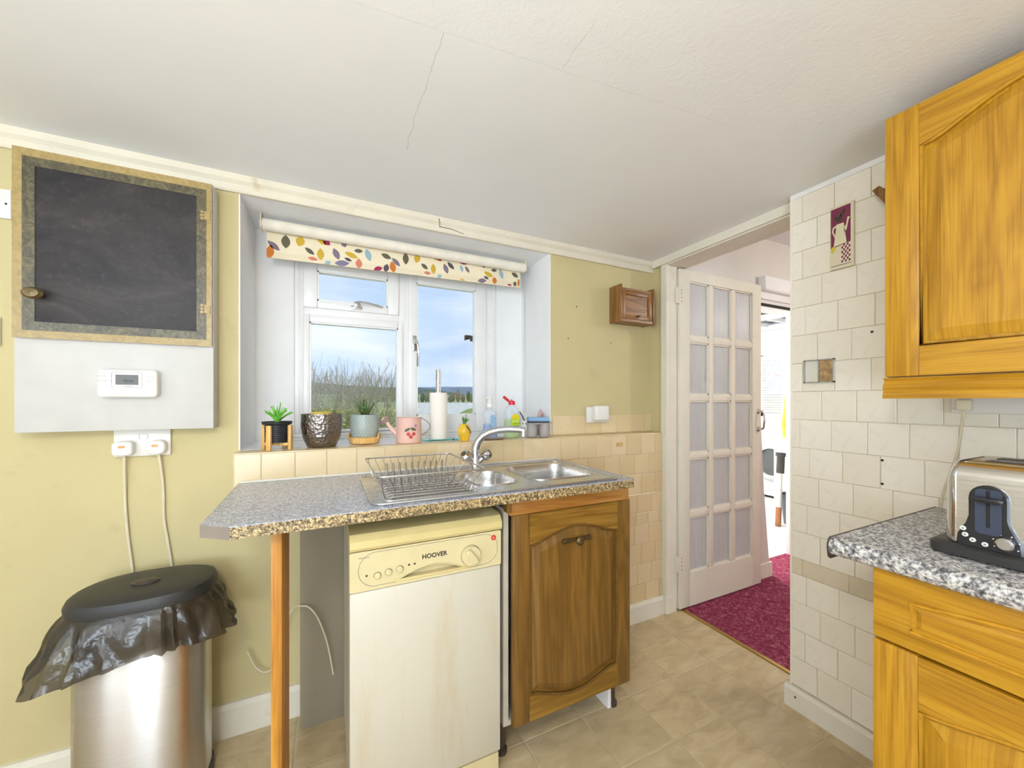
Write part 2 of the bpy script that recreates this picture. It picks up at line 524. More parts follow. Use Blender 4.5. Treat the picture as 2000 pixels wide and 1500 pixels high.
def carpet_mat():
    t = NT('maroon_patterned_carpet')
    v = t.n('ShaderNodeTexVoronoi', {'Vector': t.mapped((1, 1.7, 1), 'World'), 'Scale': 26.0}, feature='DISTANCE_TO_EDGE')
    f = t.noise(40, 4, 0.7, t.coord('World'), 1.0)
    c = t.ramp(f, [(0.32, S(122, 44, 66)), (0.52, S(150, 66, 92)), (0.70, S(192, 128, 134))])
    c = t.mix(t.ramp(v.outputs['Distance'], [(0.0, (0.75, 0.75, 0.75)), (0.09, (0, 0, 0))]), c, S(106, 36, 62))
    return t.bsdf(c, 0.95, 0, t.bump(t.noise(300, 2, 0.6, t.coord('World')), 0.6, 0.004), 0.1)
M_CARPET = carpet_mat()

# ================================================================== THE SETTING
YW, YP, YF = 1.687, 1.59, 2.0          # yellow wall, tiled lower wall, window plane
XD, XP = 1.726, 1.655                  # corner return, tiled pier face
ZC, ZS, ZT = 2.01, 1.02, 1.955         # ceiling, sill, soffit over the window
XL, YB = -2.0, -2.2                    # left wall, rear wall
WX0, WX1 = -0.29, 1.03                 # window opening
STR = 'structure'

def struct(mb, name, mat, label=None, cat=None):
    return mb.build(name, mat, kind=STR, smooth=0, label=label, cat=cat)

floor = struct(MB().box(XL - 0.15, 1.835, YB - 0.15, YF + 0.06, -0.12, -0.0015), 'floor', M_FLOORJOINT, 'beige stone effect vinyl tile floor of the kitchen', 'floor')
ceiling = struct(MB().box(XL - 0.15, 1.86, YB - 0.15, YF + 0.06, ZC, ZC + 0.12), 'ceiling', M_CEIL, 'white painted low ceiling with hairline cracks', 'ceiling')

b = MB()
b.box(XL, WX0, YW, YF + 0.06, 0, ZC)
b.box(WX1, XD + 0.13, YW, YF + 0.06, 0, ZC)
b.box(WX0, WX1, YW, YF + 0.06, 0, ZS - 0.012)
b.box(WX0, WX1, YW, YF + 0.06, ZT + 0.004, ZC)
wall_back = struct(b, 'wall_back', M_YELLOW, 'yellow painted wall around the window recess', 'wall')

# thickened tiled lower wall with its ledge
b = MB()
b.box(WX0, -0.02, YP + 0.003, YW, 0.885, ZS - 0.004)
b.box(-0.02, 1.0, YP + 0.003, YW, 0.885, ZS - 0.004); b.box(1.0, XD, YP + 0.003, YW, 0, ZS - 0.004)
wall_lower = struct(b, 'wall_back_lower', M_GROUT, 'thick peach tiled lower wall behind the worktop', 'wall')
props(struct(MB().box(-0.09, 1.0, YP + 0.003, YW, 0.0, 0.884), 'trim_1', M_SHADEWALL, 'grimy lower wall behind the dishwasher, grey for the shade there', 'plaster'))

b = MB()
b.box(XP + 0.003, XP + 0.20, YB, 0.885, 0, ZC)
wall_right = struct(b, 'wall_right', M_GROUT, 'cream tiled wall beside the doorway', 'wall')
b = MB()
b.box(XD, XD + 0.13, 1.602, YW, 0, ZC)
struct(b, 'wall_corner', M_YELLOW, 'narrow yellow wall return beside the door frame', 'wall')

# left wall with its window, rear wall with the added door
b = MB()
b.box(XL - 0.15, XL, YB, -1.6, 0, ZC); b.box(XL - 0.15, XL, -0.4, YF + 0.06, 0, ZC)
b.box(XL - 0.15, XL, -1.6, -0.4, 0, 0.8); b.box(XL - 0.15, XL, -1.6, -0.4, 1.8, ZC)
struct(b, 'wall_left', M_WHITE, 'white wall with a window left of the camera', 'wall')
b = MB()
b.box(XL - 0.15, -1.35, YB - 0.15, YB, 0, ZC); b.box(-0.25, 1.86, YB - 0.15, YB, 0, ZC)
b.box(-1.35, -0.25, YB - 0.15, YB, 1.9, ZC)
struct(b, 'wall_front', M_WHITE, 'white wall with an added glazed door behind the camera', 'wall')

def frame_box(a0, a1, z0, z1, fixed0, fixed1, axis, t=0.05):
    m = MB()
    for (p, q, r, s) in ((a0, a0 + t, z0, z1), (a1 - t, a1, z0, z1), (a0, a1, z0, z0 + t), (a0, a1, z1 - t, z1), ((a0 + a1) / 2 - t / 2, (a0 + a1) / 2 + t / 2, z0, z1)):
        if axis == 'y': m.box(p, q, fixed0, fixed1, r, s)
        else: m.box(fixed0, fixed1, p, q, r, s)
    return m
w2 = frame_box(-1.6, -0.4, 0.8, 1.8, XL - 0.1, XL - 0.05, 'x').build('window_2', M_UPVC, kind=STR, smooth=0, label='white window in the left wall', cat='window')
MB().box(XL - 0.08, XL - 0.074, -1.6, -0.4, 0.8, 1.8).build('pane', M_GLASS, w2, smooth=0)
w3 = frame_box(-1.35, -0.25, 0.03, 1.9, YB - 0.1, YB - 0.05, 'y').build('added_glazed_door', M_UPVC, kind=STR, smooth=0, label='white glazed door added behind the camera for fill light', cat='window')  # unseen door, added to go with the rear fill light
MB().box(-1.35, -0.25, YB - 0.08, YB - 0.074, 0.03, 1.9).build('pane', M_GLASS, w3, smooth=0)

# ------------------------------------------------------------------ tiles: one mesh per size, shared
_tile_cache = {}
def tile_mesh(axis, w, h, th, mat, bev=0.0016):
    key = (axis, round(w, 4), round(h, 4), mat.name)
    if key in _tile_cache: return _tile_cache[key]
    bm = bmesh.new()
    o = [(-w / 2, -h / 2), (w / 2, -h / 2), (w / 2, h / 2), (-w / 2, h / 2)]
    i = [(-w / 2 + bev, -h / 2 + bev), (w / 2 - bev, -h / 2 + bev), (w / 2 - bev, h / 2 - bev), (-w / 2 + bev, h / 2 - bev)]
    mp = {'y': lambda a, c, d: (a, -d, c), 'x': lambda a, c, d: (-d, a, c), 'z': lambda a, c, d: (a, c, d)}[axis]
    lay = [[bm.verts.new(mp(a, c, d)) for a, c in pl] for pl, d in ((o, 0), (o, th - bev * 0.6), (i, th))]
    for k in range(2):
        for j in range(4):
            bm.faces.new((lay[k][j], lay[k][(j + 1) % 4], lay[k + 1][(j + 1) % 4], lay[k + 1][j]))
    bm.faces.new(lay[2])
    bmesh.ops.recalc_face_normals(bm, faces=bm.faces)
    c = bm.faces[-1] if False else None
    me = bpy.data.meshes.new('tile')
    bm.to_mesh(me); bm.free()
    me.materials.append(mat)
    _tile_cache[key] = me
    return me
def put_tile(name, parent, axis, c, w, h, th, mat, bev=0.0016):
    o = bpy.data.objects.new(name, tile_mesh(axis, w, h, th, mat, bev))
    COL.objects.link(o)
    o.parent = parent
    o.location = Vector(c) - Vector(parent.location)
    return o
def tile_row(parent, axis, a0, a1, phase, pitch, z0, z1, plane, mat, gap=0.0018, th=0.003):
    n0 = math.floor((a0 - phase) / pitch)
    k = n0
    while True:
        s, e = phase + k * pitch, phase + (k + 1) * pitch
        k += 1
        if s >= a1 - 0.004: break
        s, e = max(s, a0), min(e, a1)
        if e - s < 0.008: continue
        ca, cz = (s + e) / 2, (z0 + z1) / 2
        jit = random.uniform(-0.0006, 0.0006)
        c = (ca, plane + th + jit, cz) if axis == 'y' else (plane + th + jit, ca, cz)
        put_tile('tile', parent, axis, c, e - s - gap, z1 - z0 - gap, th, mat)

ROWS = [0.085, 0.195, 0.304, 0.413, 0.522, 0.585, 0.690, 0.799, 0.908, 1.017, 1.127, 1.236, 1.345, 1.454, 1.563, 1.672, 1.781, 1.890, 1.992]
PHASE = [0.80, 0.84, 0.79, 0.836, 0.85, 0.79, 0.834, 0.795, 0.826, 0.860, 0.786, 0.85, 0.80, 0.84, 0.785, 0.85, 0.80, 0.85]
# pier / right wall
for i in range(len(ROWS) - 1):
    z0, z1 = ROWS[i], ROWS[i + 1]
    ylo = 0.36 if z1 < 0.86 else 0.03
    border = i == 4
    tile_row(wall_right, 'x', ylo, 0.888, PHASE[i], 0.148 if border else 0.1045, z0, z1, XP, M_TILE_BORDER if border else M_TILE_CREAM)
# the single row between worktop and sill, then the rows beside the sink cabinet
for i in range(len(ROWS) - 1):
    z0, z1 = ROWS[i], ROWS[i + 1]
    if z1 > 1.03: break
    if i == 8: z0, z1 = 0.908, ZS - 0.004
    xlo = WX0 + 0.002 if i == 8 else 1.0
    border = i == 4
    tile_row(wall_lower, 'y', xlo, XD - 0.001, 0.517 + (0.0 if i == 8 else (0.03, 0.075, 0.0, 0.055)[i % 4]), 0.1037 if not border else 0.088, z0, z1, YP, M_TILE_PEACH)
tile_row(wall_back, 'y', WX1 + 0.002, XD - 0.002, 1.045, 0.104, ZS + 0.002, 1.122, YW - 0.003, M_TILE_PEACH)
ledge = struct(MB().box(WX0, XD, YP - 0.001, YW, ZS - 0.006, ZS, 0.002), 'trim_2', M_TILE_PEACH, 'peach tiled ledge edge along the sill', 'ledge')
# floor tiles
nft = 0
for ix in range(-1, 16):
    for iy in range(-14, 4):
        x1 = 1.593 - 0.242 * ix; x0 = x1 - 0.242
        y0 = 0.970 + 0.2265 * iy; y1 = y0 + 0.2265
        x0, x1, y0, y1 = max(x0, XL), min(x1, 1.832), max(y0, YB), min(y1, YW)
        if x1 - x0 < 0.02 or y1 - y0 < 0.02: continue
        put_tile('tile', floor, 'z', ((x0 + x1) / 2, (y0 + y1) / 2, -0.0015), x1 - x0 - 0.007, y1 - y0 - 0.007, 0.0015, M_FLOORTILE, 0.0012)
        nft += 1

# ------------------------------------------------------------------ window recess lining, sill
b = MB()
b.box(WX0, WX0 + 0.004, YW - 0.002, YF, ZS, ZT)
struct(b, 'trim_3', M_WHITE, 'white painted left side of the window recess', 'reveal')
struct(MB().box(WX1 - 0.004, WX1, YW - 0.002, YF, ZS, ZT), 'trim_4', M_WHITE, 'white painted right side of the window recess', 'reveal')
struct(MB().box(WX0, WX1, YW - 0.002, YF, ZT, ZT + 0.004), 'trim_5', M_WHITE, 'white painted soffit of the window recess', 'reveal')
struct(MB().box(WX0 + 0.004, WX1 - 0.004, YW, YF + 0.03, ZS - 0.012, ZS + 0.0005), 'trim_6', M_GLOSSWHITE, 'white window sill board', 'sill')
struct(MB().box(WX0 + 0.004, -0.137, YF, YF + 0.05, ZS, ZT), 'trim_7', M_WHITE, 'white board left of the window frame', 'board')
struct(MB().box(0.863, WX1 - 0.004, YF, YF + 0.05, ZS, ZT), 'trim_8', M_WHITE, 'white board right of the window frame', 'board')
struct(MB().box(-0.137, 0.863, YF, YF + 0.05, 1.90, ZT), 'trim_9', M_WHITE, 'white board above the window frame', 'board')

# ------------------------------------------------------------------ the window
win = thing('window_1', 'white framed casement window with a small top light over the sink', 'window', (0.36, YF, ZS))
win['kind'] = STR
F0, F1, FO = -0.137, 0.863, YF + 0.005
for (x0, x1, z0, z1) in ((F0, -0.098, ZS + 0.03, 1.855), (0.798, F1, ZS + 0.03, 1.855), (F0, F1, ZS, ZS + 0.03), (F0, F1, 1.855, 1.90), (0.327, 0.374, ZS + 0.03, 1.855), (-0.098, 0.327, 1.598, 1.634)):
    MB().box(x0, x1, FO, YF + 0.06, z0, z1, 0.002).build('frame_member', M_UPVC, win)
for dx0, dx1 in ((F0 + 0.01, F0 + 0.018), (F1 - 0.018, F1 - 0.01)):
    MB().box(dx0, dx1, FO - 0.004, FO + 0.002, ZS + 0.02, 1.88).build('moulding', M_UPVC, win)
b = MB()
b.box(F0, F1, YF - 0.03, FO, ZS, ZS + 0.012, 0.003); b.box(F0, F1, YF - 0.018, FO, ZS + 0.012, ZS + 0.03, 0.003)
b.build('bottom_moulding', M_UPVC, win)
def sash(x0, x1, z0, z1, gx0, gx1, gz0, gz1):
    m = MB()
    ya, yb = YF - 0.008, YF + 0.03
    m.box(x0, gx0, ya, yb, z0, z1, 0.004); m.box(gx1, x1, ya, yb, z0, z1, 0.004)
    m.box(gx0, gx1, ya, yb, z0, gz0, 0.004); m.box(gx0, gx1, ya, yb, gz1, z1, 0.004)
    s_ = m.build('sash', M_UPVC, win)
    q = MB()
    t = 0.006
    for (a0, a1, c0, c1) in ((gx0, gx0 + t, gz0, gz1), (gx1 - t, gx1, gz0, gz1), (gx0, gx1, gz0, gz0 + t), (gx0, gx1, gz1 - t, gz1)):
        q.box(a0, a1, ya + 0.006, yb, c0, c1)
    q.build('bead', M_GLOSSWHITE, s_, smooth=0)
    MB().box(gx0, gx1, YF + 0.018, YF + 0.022, gz0, gz1).build('pane', M_GLASS, s_, smooth=0)
    return s_
sash(-0.10, 0.325, 1.632, 1.852, -0.042, 0.272, 1.667, 1.805)
sash(-0.10, 0.345, 1.052, 1.60, -0.074, 0.322, 1.058, 1.565)
sash(0.372, 0.80, 1.048, 1.852, 0.415, 0.738, 1.125, 1.81)
# top light stay and casement handle
b = MB()
b.box(0.10, 0.15, YF - 0.02, YF - 0.008, 1.640, 1.656, 0.003)
b.tube([(0.125, YF - 0.02, 1.655), (0.135, YF - 0.035, 1.672), (0.17, YF - 0.03, 1.672), (0.245, YF - 0.02, 1.662)], 0.005, 8)
b.box(0.115, 0.14, YF - 0.03, YF - 0.012, 1.648, 1.676, 0.004)
b.build('window_stay', M_CHROME, win, label='chrome top light handle')
b = MB()
b.box(0.392, 0.412, YF - 0.016, YF - 0.008, 1.455, 1.535, 0.003)
b.lathe([(0.0, 0), (0.013, 0), (0.013, 0.022), (0.0, 0.024)], (0.402, YF - 0.04, 1.50), 14, 'y')
b.tube([(0.402, YF - 0.034, 1.50), (0.412, YF - 0.042, 1.482), (0.416, YF - 0.042, 1.44), (0.414, YF - 0.04, 1.375)], 0.008, 8, r1=0.006)
b.build('window_handle', M_CHROME, win, label='chrome casement handle')
b = MB()
b.box(0.722, 0.738, YF + 0.03, YF + 0.05, 1.535, 1.565, 0.002)
b.prism([(0.69, 1.538), (0.722, 1.548), (0.722, 1.566), (0.69, 1.566)], 'y', YF + 0.03, YF + 0.05)
b.build('security_latch', M_BLACKPLASTIC, win)

# ------------------------------------------------------------------ cornice, header, jamb, skirting
b = MB()
prof = [(YW, 1.952), (YW - 0.012, 1.952), (YW - 0.016, 1.958), (YW - 0.016, 1.978), (YW - 0.028, 1.990), (YW - 0.030, ZC), (YW, ZC)]
rings = []
xs = [XL + 0.01 + i * (XD - XL - 0.01) / 60 for i in range(61)]
for i, x in enumerate(xs):
    j = 0.0025 * mnoise.noise((x * 9, 1.3, 0))
    rings.append([(x, y + (j if k in (1, 2, 3) else 0), z + (j if k in (1, 2) else 0)) for k, (y, z) in enumerate(prof)])
b.loft(rings)
struct(b, 'trim_10', M_CORNICE, 'cracked cream wooden cornice above the window', 'cornice')
# the split in the cornice above the window
b = MB()
c0 = at(857, 437, Y=YW - 0.03)
b.tube([(c0.x, YW - 0.0305, 2.0), (c0.x + 0.004, YW - 0.029, 1.985), (c0.x + 0.006, YW - 0.0165, 1.972), (c0.x + 0.06, YW - 0.0165, 1.972), (c0.x + 0.12, YW - 0.0165, 1.960)], 0.0013, 5)
b.build('trim_11', M_DARK, kind=STR, label='dark split in the cream cornice', cat='crack')

b = MB()
b.box(1.700, 1.715, 0.88, YW - 0.03, 1.968, ZC, 0.003); b.box(1.715, 1.86, 0.885, 1.602, 1.962, ZC)
struct(b, 'trim_12', M_CREAM, 'cream door header under the ceiling', 'header')
struct(MB().box(XP - 0.004, XP + 0.01, YB, 0.888, 1.990, ZC, 0.002), 'trim_13', M_GLOSSWHITE, 'white strip where the tiled wall meets the ceiling', 'trim')
b = MB()
b.box(1.712, 1.745, 1.560, 1.604, 0, 1.97, 0.004)
b.box(1.745, 1.80, 1.566, 1.604, 0, 1.97)
b.box(1.706, 1.75, 1.556, 1.606, 0, 0.10, 0.006)
struct(b, 'trim_14', M_CREAM, 'cream painted door jamb in the corner', 'jamb')
struct(MB().box(XP - 0.002, XP + 0.2, 0.885, 0.892, 0.0, ZC), 'trim_15', M_TILE_CREAM, 'cream edge of the tiled wall', 'edge')

def skirting(name, poly, axis, a0, a1, label, mat=M_CREAM):
    return struct(MB().prism(poly, axis, a0, a1), name, mat, label, 'skirting')
skirting('baseboard_back', [(YW, 0), (YW - 0.02, 0), (YW - 0.02, 0.10), (YW - 0.012, 0.116), (YW, 0.116)], 'x', XL, -0.02, 'dirty cream skirting board on the yellow wall')
skirting('baseboard_back_right', [(YP, 0), (YP - 0.018, 0), (YP - 0.018, 0.085), (YP - 0.01, 0.10), (YP, 0.10)], 'x', 1.0, 1.708, 'cream skirting board beside the sink cabinet')
b = MB()
b.prism([(XP, 0), (XP - 0.02, 0), (XP - 0.02, 0.070), (XP - 0.012, 0.082), (XP, 0.082)], 'y', YB + 0.3, 0.905)
bs = struct(b, 'baseboard_right', M_CREAM, 'cream skirting board under the tiled wall', 'skirting')
sp = at(1553, 1362, X=XP - 0.021)
MB().lathe([(0, 0), (0.004, 0), (0.0035, 0.0015), (0, 0.0015)], (XP - 0.0215, sp.y, sp.z), 10, 'x').build('screw', M_OLDBRASS, bs)
struct(MB().box(1.826, 1.848, 0.885, 1.575, -0.002, 0.005, 0.002), 'trim_16', M_BRASS, 'brass threshold strip between vinyl and carpet', 'threshold')

# ================================================================== HALL AND UTILITY BEYOND THE DOORWAY
HC = 2.30
struct(MB().box(1.835, 4.7, -1.2, 1.78, -0.12, 0.004), 'floor_hall', M_CARPET, 'maroon patterned carpet in the hall', 'carpet')
hall_pts = [(1.86, 0), (2.74, 0), (2.71, 0.25), (2.67, 0.6), (2.64, 1.0), (2.62, 1.5), (2.62, HC), (1.86, HC)]
b = MB()
b.prism(hall_pts, 'y', 1.604, 1.77)
b.box(2.62, 3.30, 1.604, 1.77, 1.93, HC); b.box(3.30, 4.7, 1.604, 1.77, 0, HC)
struct(b, 'wall_hall_back', M_HALL, 'cream plaster wall behind the open door', 'wall')
struct(MB().box(2.60, 2.745, 1.592, 1.606, 0.0, 0.10, 0.003), 'baseboard_hall', M_CREAM, 'cream skirting at the end of the hall wall', 'skirting')
b = MB(); b.box(4.7, 4.8, -1.2, 1.77, 0, HC); b.box(1.86, 4.8, -1.3, -1.2, 0, HC)
struct(b, 'wall_hall_right', M_HALL, 'cream hall walls', 'wall')
struct(MB().box(1.86, 4.8, -1.3, 1.77, HC, HC + 0.1), 'ceiling_hall', M_CEIL, 'white hall ceiling', 'ceiling')
b = MB()
b.box(2.60, 3.34, 1.55, 1.606, 1.935, 2.03, 0.01); b.box(2.60, 3.34, 1.585, 1.606, 1.885, 1.935, 0.004)
struct(b, 'trim_17', M_GLOSSWHITE, 'white boxed lintel over the utility doorway', 'lintel')
b = MB()
b.box(3.24, 3.30, 1.60, 1.78, 0, 1.90, 0.004); b.box(2.62, 3.30, 1.60, 1.78, 1.86, 1.93, 0.004)
struct(b, 'trim_18', M_UPVC, 'white utility doorway frame', 'frame')
struct(MB().box(2.62, 3.24, 1.60, 1.62, 1.848, 1.862), 'trim_19', M_DARK, 'dark seal under the utility lintel', 'seal')

M_UFLOOR = plain('pale_grey_vinyl', S(214, 214, 214), 0.4, var=0.12, nscale=4)
struct(MB().box(2.2, 5.9, 1.78, 3.6, -0.12, 0.004), 'floor_utility', M_UFLOOR, 'pale grey vinyl floor of the utility room', 'floor')
b = MB()
b.box(2.1, 2.2, 1.77, 3.7, 0, 2.3); b.box(2.2, 5.9, 3.6, 3.7, 0, 2.3)
b.box(5.7, 5.8, 1.77, 3.6, 0, 0.98); b.box(5.7, 5.8, 1.77, 3.6, 1.86, 2.3); b.box(5.7, 5.8, 1.77, 2.2, 0.98, 1.86); b.box(5.7, 5.8, 3.5, 3.6, 0.98, 1.86)
b.box(4.7, 5.8, 1.67, 1.77, 0, 2.3)
struct(b, 'wall_utility', M_GLOSSWHITE, 'bright white utility room walls', 'wall')
roof = thing('utility_roof', 'white barred glazed roof of the utility room', 'roof', (4.0, 2.7, 2.3)); roof['kind'] = STR
for i in range(7):
    y = 1.80 + i * 0.3
    MB().box(2.2, 5.8, y, y + 0.05, 2.24, 2.32).build('rafter', M_UPVC, roof, smooth=0)
for i in range(5):
    x = 2.6 + i * 0.75
    MB().box(x, x + 0.06, 1.80, 3.6, 2.20, 2.26).build('purlin', M_UPVC, roof, smooth=0)
for i in range(6):
    MB().box(2.2, 5.8, 1.855 + i * 0.3, 2.095 + i * 0.3, 2.285, 2.290).build('pane', M_GLASS, roof, smooth=0)
uw = thing('window_4', 'white window with a venetian blind above the washing machine', 'window', (5.7, 2.85, 0.98)); uw['kind'] = STR
b = MB()
for (y0, y1, z0, z1) in ((2.2, 2.26, 0.98, 1.86), (3.44, 3.5, 0.98, 1.86), (2.2, 3.5, 0.98, 1.04), (2.2, 3.5, 1.80, 1.86), (2.2, 3.5, 1.56, 1.60)):
    b.box(5.70, 5.76, y0, y1, z0, z1)
b.build('frame', M_UPVC, uw, smooth=0)
MB().box(5.735, 5.74, 2.26, 3.44, 1.04, 1.80).build('pane', M_GLASS, uw, smooth=0)
ub = thing('venetian_blind', 'white venetian blind lowered over the utility window', 'blind', (5.66, 2.85, 1.02))
MB().box(5.64, 5.68, 2.24, 3.46, 1.80, 1.84).build('head_rail', M_UPVC, ub, smooth=0)
for i in range(22):
    z = 1.04 + i * 0.035
    MB().box(5.652, 5.656, 2.25, 3.45, z, z + 0.028).build('slat', M_UPVC, ub, smooth=0)

# ================================================================== THE GLAZED DOOR
DY0, DY1, DX0, DX1, DZ1 = 1.552, 1.590, 1.806, 2.553, 1.955
door = thing('door_1', 'cream glazed door with fifteen reeded panes standing open into the hall', 'door', (DX0, DY1, 0.0))
door['kind'] = STR
cols = [(1.890, 2.058), (2.094, 2.262), (2.298, 2.466)]
rws = [(0.205, 0.523), (0.560, 0.862), (0.897, 1.200), (1.236, 1.541), (1.577, 1.893)]
MB().box(DX0, cols[0][0], DY0, DY1, 0.012, DZ1, 0.002).build('stile', M_CREAM, door)
MB().box(cols[2][1], DX1, DY0, DY1, 0.012, DZ1, 0.002).build('stile', M_CREAM, door)
MB().box(cols[0][0], cols[2][1], DY0, DY1, 0.012, rws[0][0]).build('rail', M_CREAM, door)
MB().box(cols[0][0], cols[2][1], DY0, DY1, rws[4][1], DZ1).build('rail', M_CREAM, door)
for i in range(2):
    MB().box(cols[i][1], cols[i + 1][0], DY0 + 0.003, DY1 - 0.003, rws[0][0], rws[4][1], 0.004).build('glazing_bar', M_CREAM, door)
for j in range(4):
    for i in range(3):
        MB().box(cols[i][0], cols[i][1], DY0 + 0.003, DY1 - 0.003, rws[j][1], rws[j + 1][0], 0.004).build('glazing_bar', M_CREAM, door)
for z0, z1 in rws:
    for x0, x1 in cols:
        pn = MB().box(x0, x1, 1.569, 1.574, z0, z1).build('pane', M_REEDED, door, smooth=0)
        q = MB()
        for (a0, a1, c0, c1) in ((x0, x0 + 0.008, z0, z1), (x1 - 0.008, x1, z0, z1), (x0, x1, z0, z0 + 0.008), (x0, x1, z1 - 0.008, z1)):
            q.box(a0, a1, 1.560, 1.569, c0, c1)
        q.build('bead', M_CREAM, pn, smooth=0)
b = MB()
hx = 2.522
for z in (1.018, 1.132):
    b.lathe([(0, 0), (0.017, 0), (0.017, -0.004), (0.008, -0.008), (0.006, -0.03), (0, -0.03)], (hx, DY0, z), 14, 'y')
b.tube([(hx, DY0 - 0.026, 1.018), (hx, DY0 - 0.036, 1.03), (hx, DY0 - 0.040, 1.075), (hx, DY0 - 0.036, 1.12), (hx, DY0 - 0.026, 1.132)], 0.006, 8)
b.build('pull_handle', M_CHROME, door, label='chrome bow pull handle')
for z in (1.80, 0.27):
    b = MB()
    b.box(DX0 - 0.02, DX0 - 0.001, DY0 - 0.001, DY0 + 0.012, z - 0.045, z + 0.045); b.box(DX0 + 0.001, DX0 + 0.022, DY0 - 0.0015, DY0 + 0.001, z - 0.045, z + 0.045)
    b.lathe([(0, -0.045), (0.006, -0.045), (0.006, 0.045), (0, 0.045)], (DX0 - 0.001, DY0 - 0.003, z), 8, 'z')
    h = b.build('hinge', M_CREAM, door)
    q = MB()
    for dz in (-0.032, -0.012, 0.012, 0.032):
        q.lathe([(0, 0), (0.0035, 0), (0.003, -0.001), (0, -0.001)], (DX0 + 0.012, DY0 - 0.0015, z + dz), 8, 'y')
    q.build('screw', M_DARK, h)

# ================================================================== WORKTOP, SINK, CABINET, DISHWASHER
ZK = 0.917
wk = thing('worktop', 'speckled laminate worktop with a cut corner, blue-grey for reflected sky', 'worktop', (0.36, 1.32, ZK - 0.03))
out = [(-0.275, YP - 0.001), (-0.262, 1.10), (-0.198, 1.052), (1.0, 1.062), (1.012, 1.075), (1.005, YP - 0.001)]
hole = [[(0.43, 1.115), (0.93, 1.115), (0.93, 1.46), (0.43, 1.46)]]
b = MB(); b.holed(out, hole, ZK - 0.03, ZK)
b.build('top', M_WORKTOP, wk, smooth=0)
def edge_strip(p, q, d=0.0012):
    n = Vector((q[1] - p[1], -(q[0] - p[0]))).normalized() * d
    return [(p[0], p[1]), (q[0], q[1]), (q[0] + n.x, q[1] + n.y), (p[0] + n.x, p[1] + n.y)]
MB().prism(edge_strip(out[2], out[3]), 'z', ZK - 0.030, ZK - 0.0025).build('front_edge', M_WORKEDGE, wk, smooth=0, label='speckled front edge browned for warm light')
MB().prism(edge_strip(out[1], out[2]), 'z', ZK - 0.030, ZK - 0.001).build('corner_edging', M_ENDSTRIP, wk, smooth=0, label='taupe edging strip on the cut corner')
MB().prism(edge_strip(out[3], out[4]), 'z', ZK - 0.030, ZK - 0.001).build('end_edging', M_ENDSTRIP, wk, smooth=0)
MB().prism(edge_strip(out[0], out[1]), 'z', ZK - 0.030, ZK - 0.001).build('end_edging', M_ENDSTRIP, wk, smooth=0)
MB().box(-0.27, 1.0, YP - 0.006, YP - 0.001, ZK, ZK + 0.008, 0.002).build('sealant', M_CREAM, wk)

leg = MB().box(-0.125, -0.101, 1.10, 1.30, 0.0, ZK - 0.0305, 0.002).build('support_panel', M_PINE_Z, label='orange wooden support plank standing under the worktop', cat='panel')

# the sink
SX0, SX1, SY0, SY1, ZR = 0.108, 0.955, 1.078, 1.505, ZK + 0.005
sink = thing('kitchen_sink', 'stainless steel one and a half bowl sink with ribbed drainer set in worktop', 'sink', (0.53, 1.3, ZK))
small = rrect(0.445, 0.595, 1.165, 1.400, 0.055)
main = rrect(0.655, 0.915, 1.165, 1.440, 0.05)
b = MB()
b.holed(rrect(SX0, SX1, SY0, SY1, 0.035), [small, main], ZK + 0.0005, ZR)
b.build('rim', M_STEEL, sink, smooth=40)
rim = rrect(SX0, SX1, SY0, SY1, 0.035, 8)
MB().tube([(x, y, ZR) for x, y in rim], 0.0038, 8, True).build('rolled_edge', M_STEEL, sink, smooth=60)
def bowl(lp, depth, name, cx, cy):
    c = Vector((cx, cy))
    rings = []
    for s, z in ((1.0, 0.0), (0.985, -0.008), (0.96, -0.03), (0.92, -depth * 0.75), (0.84, -depth), (0.12, -depth - 0.006)):
        rings.append([(c.x + (x - c.x) * s, c.y + (y - c.y) * s, ZR + z) for x, y in lp])
    m = MB(); m.loft(rings, False, True)
    o = m.build(name, M_STEEL, sink, smooth=50)
    MB().lathe([(0, 0.002), (0.03, 0.002), (0.034, 0), (0.034, -0.002), (0, -0.002)], (cx, cy, ZR - depth - 0.003), 18).build('waste_plug', M_CHROME, o)
    ring = MB().tube([(c.x + (x - c.x) * 1.04, c.y + (y - c.y) * 1.03, ZR + 0.0008) for x, y in lp], 0.0028, 6, True)
    ring.build('bowl_lip', M_STEEL, o, smooth=60)
bowl(small, 0.068, 'small_bowl', 0.52, 1.282)
bowl(main, 0.16, 'main_bowl', 0.785, 1.302)
for i in range(10):
    y = 1.135 + i * 0.034
    x1 = 0.415 if 1.12 < y < 1.40 else 0.44
    MB().tube([(0.155, y, ZR - 0.001), (0.17, y, ZR + 0.0022), (x1 - 0.02, y, ZR + 0.0022), (x1, y, ZR - 0.001)], 0.0042, 6).build('drainer_rib', M_STEEL, sink, smooth=60)
b = MB(); b.tube([(x, y, ZR) for x, y in rrect(0.135, 0.425, 1.105, 1.475, 0.03)], 0.002, 6, True)
b.build('drainer_groove', M_STEEL, sink, smooth=60)

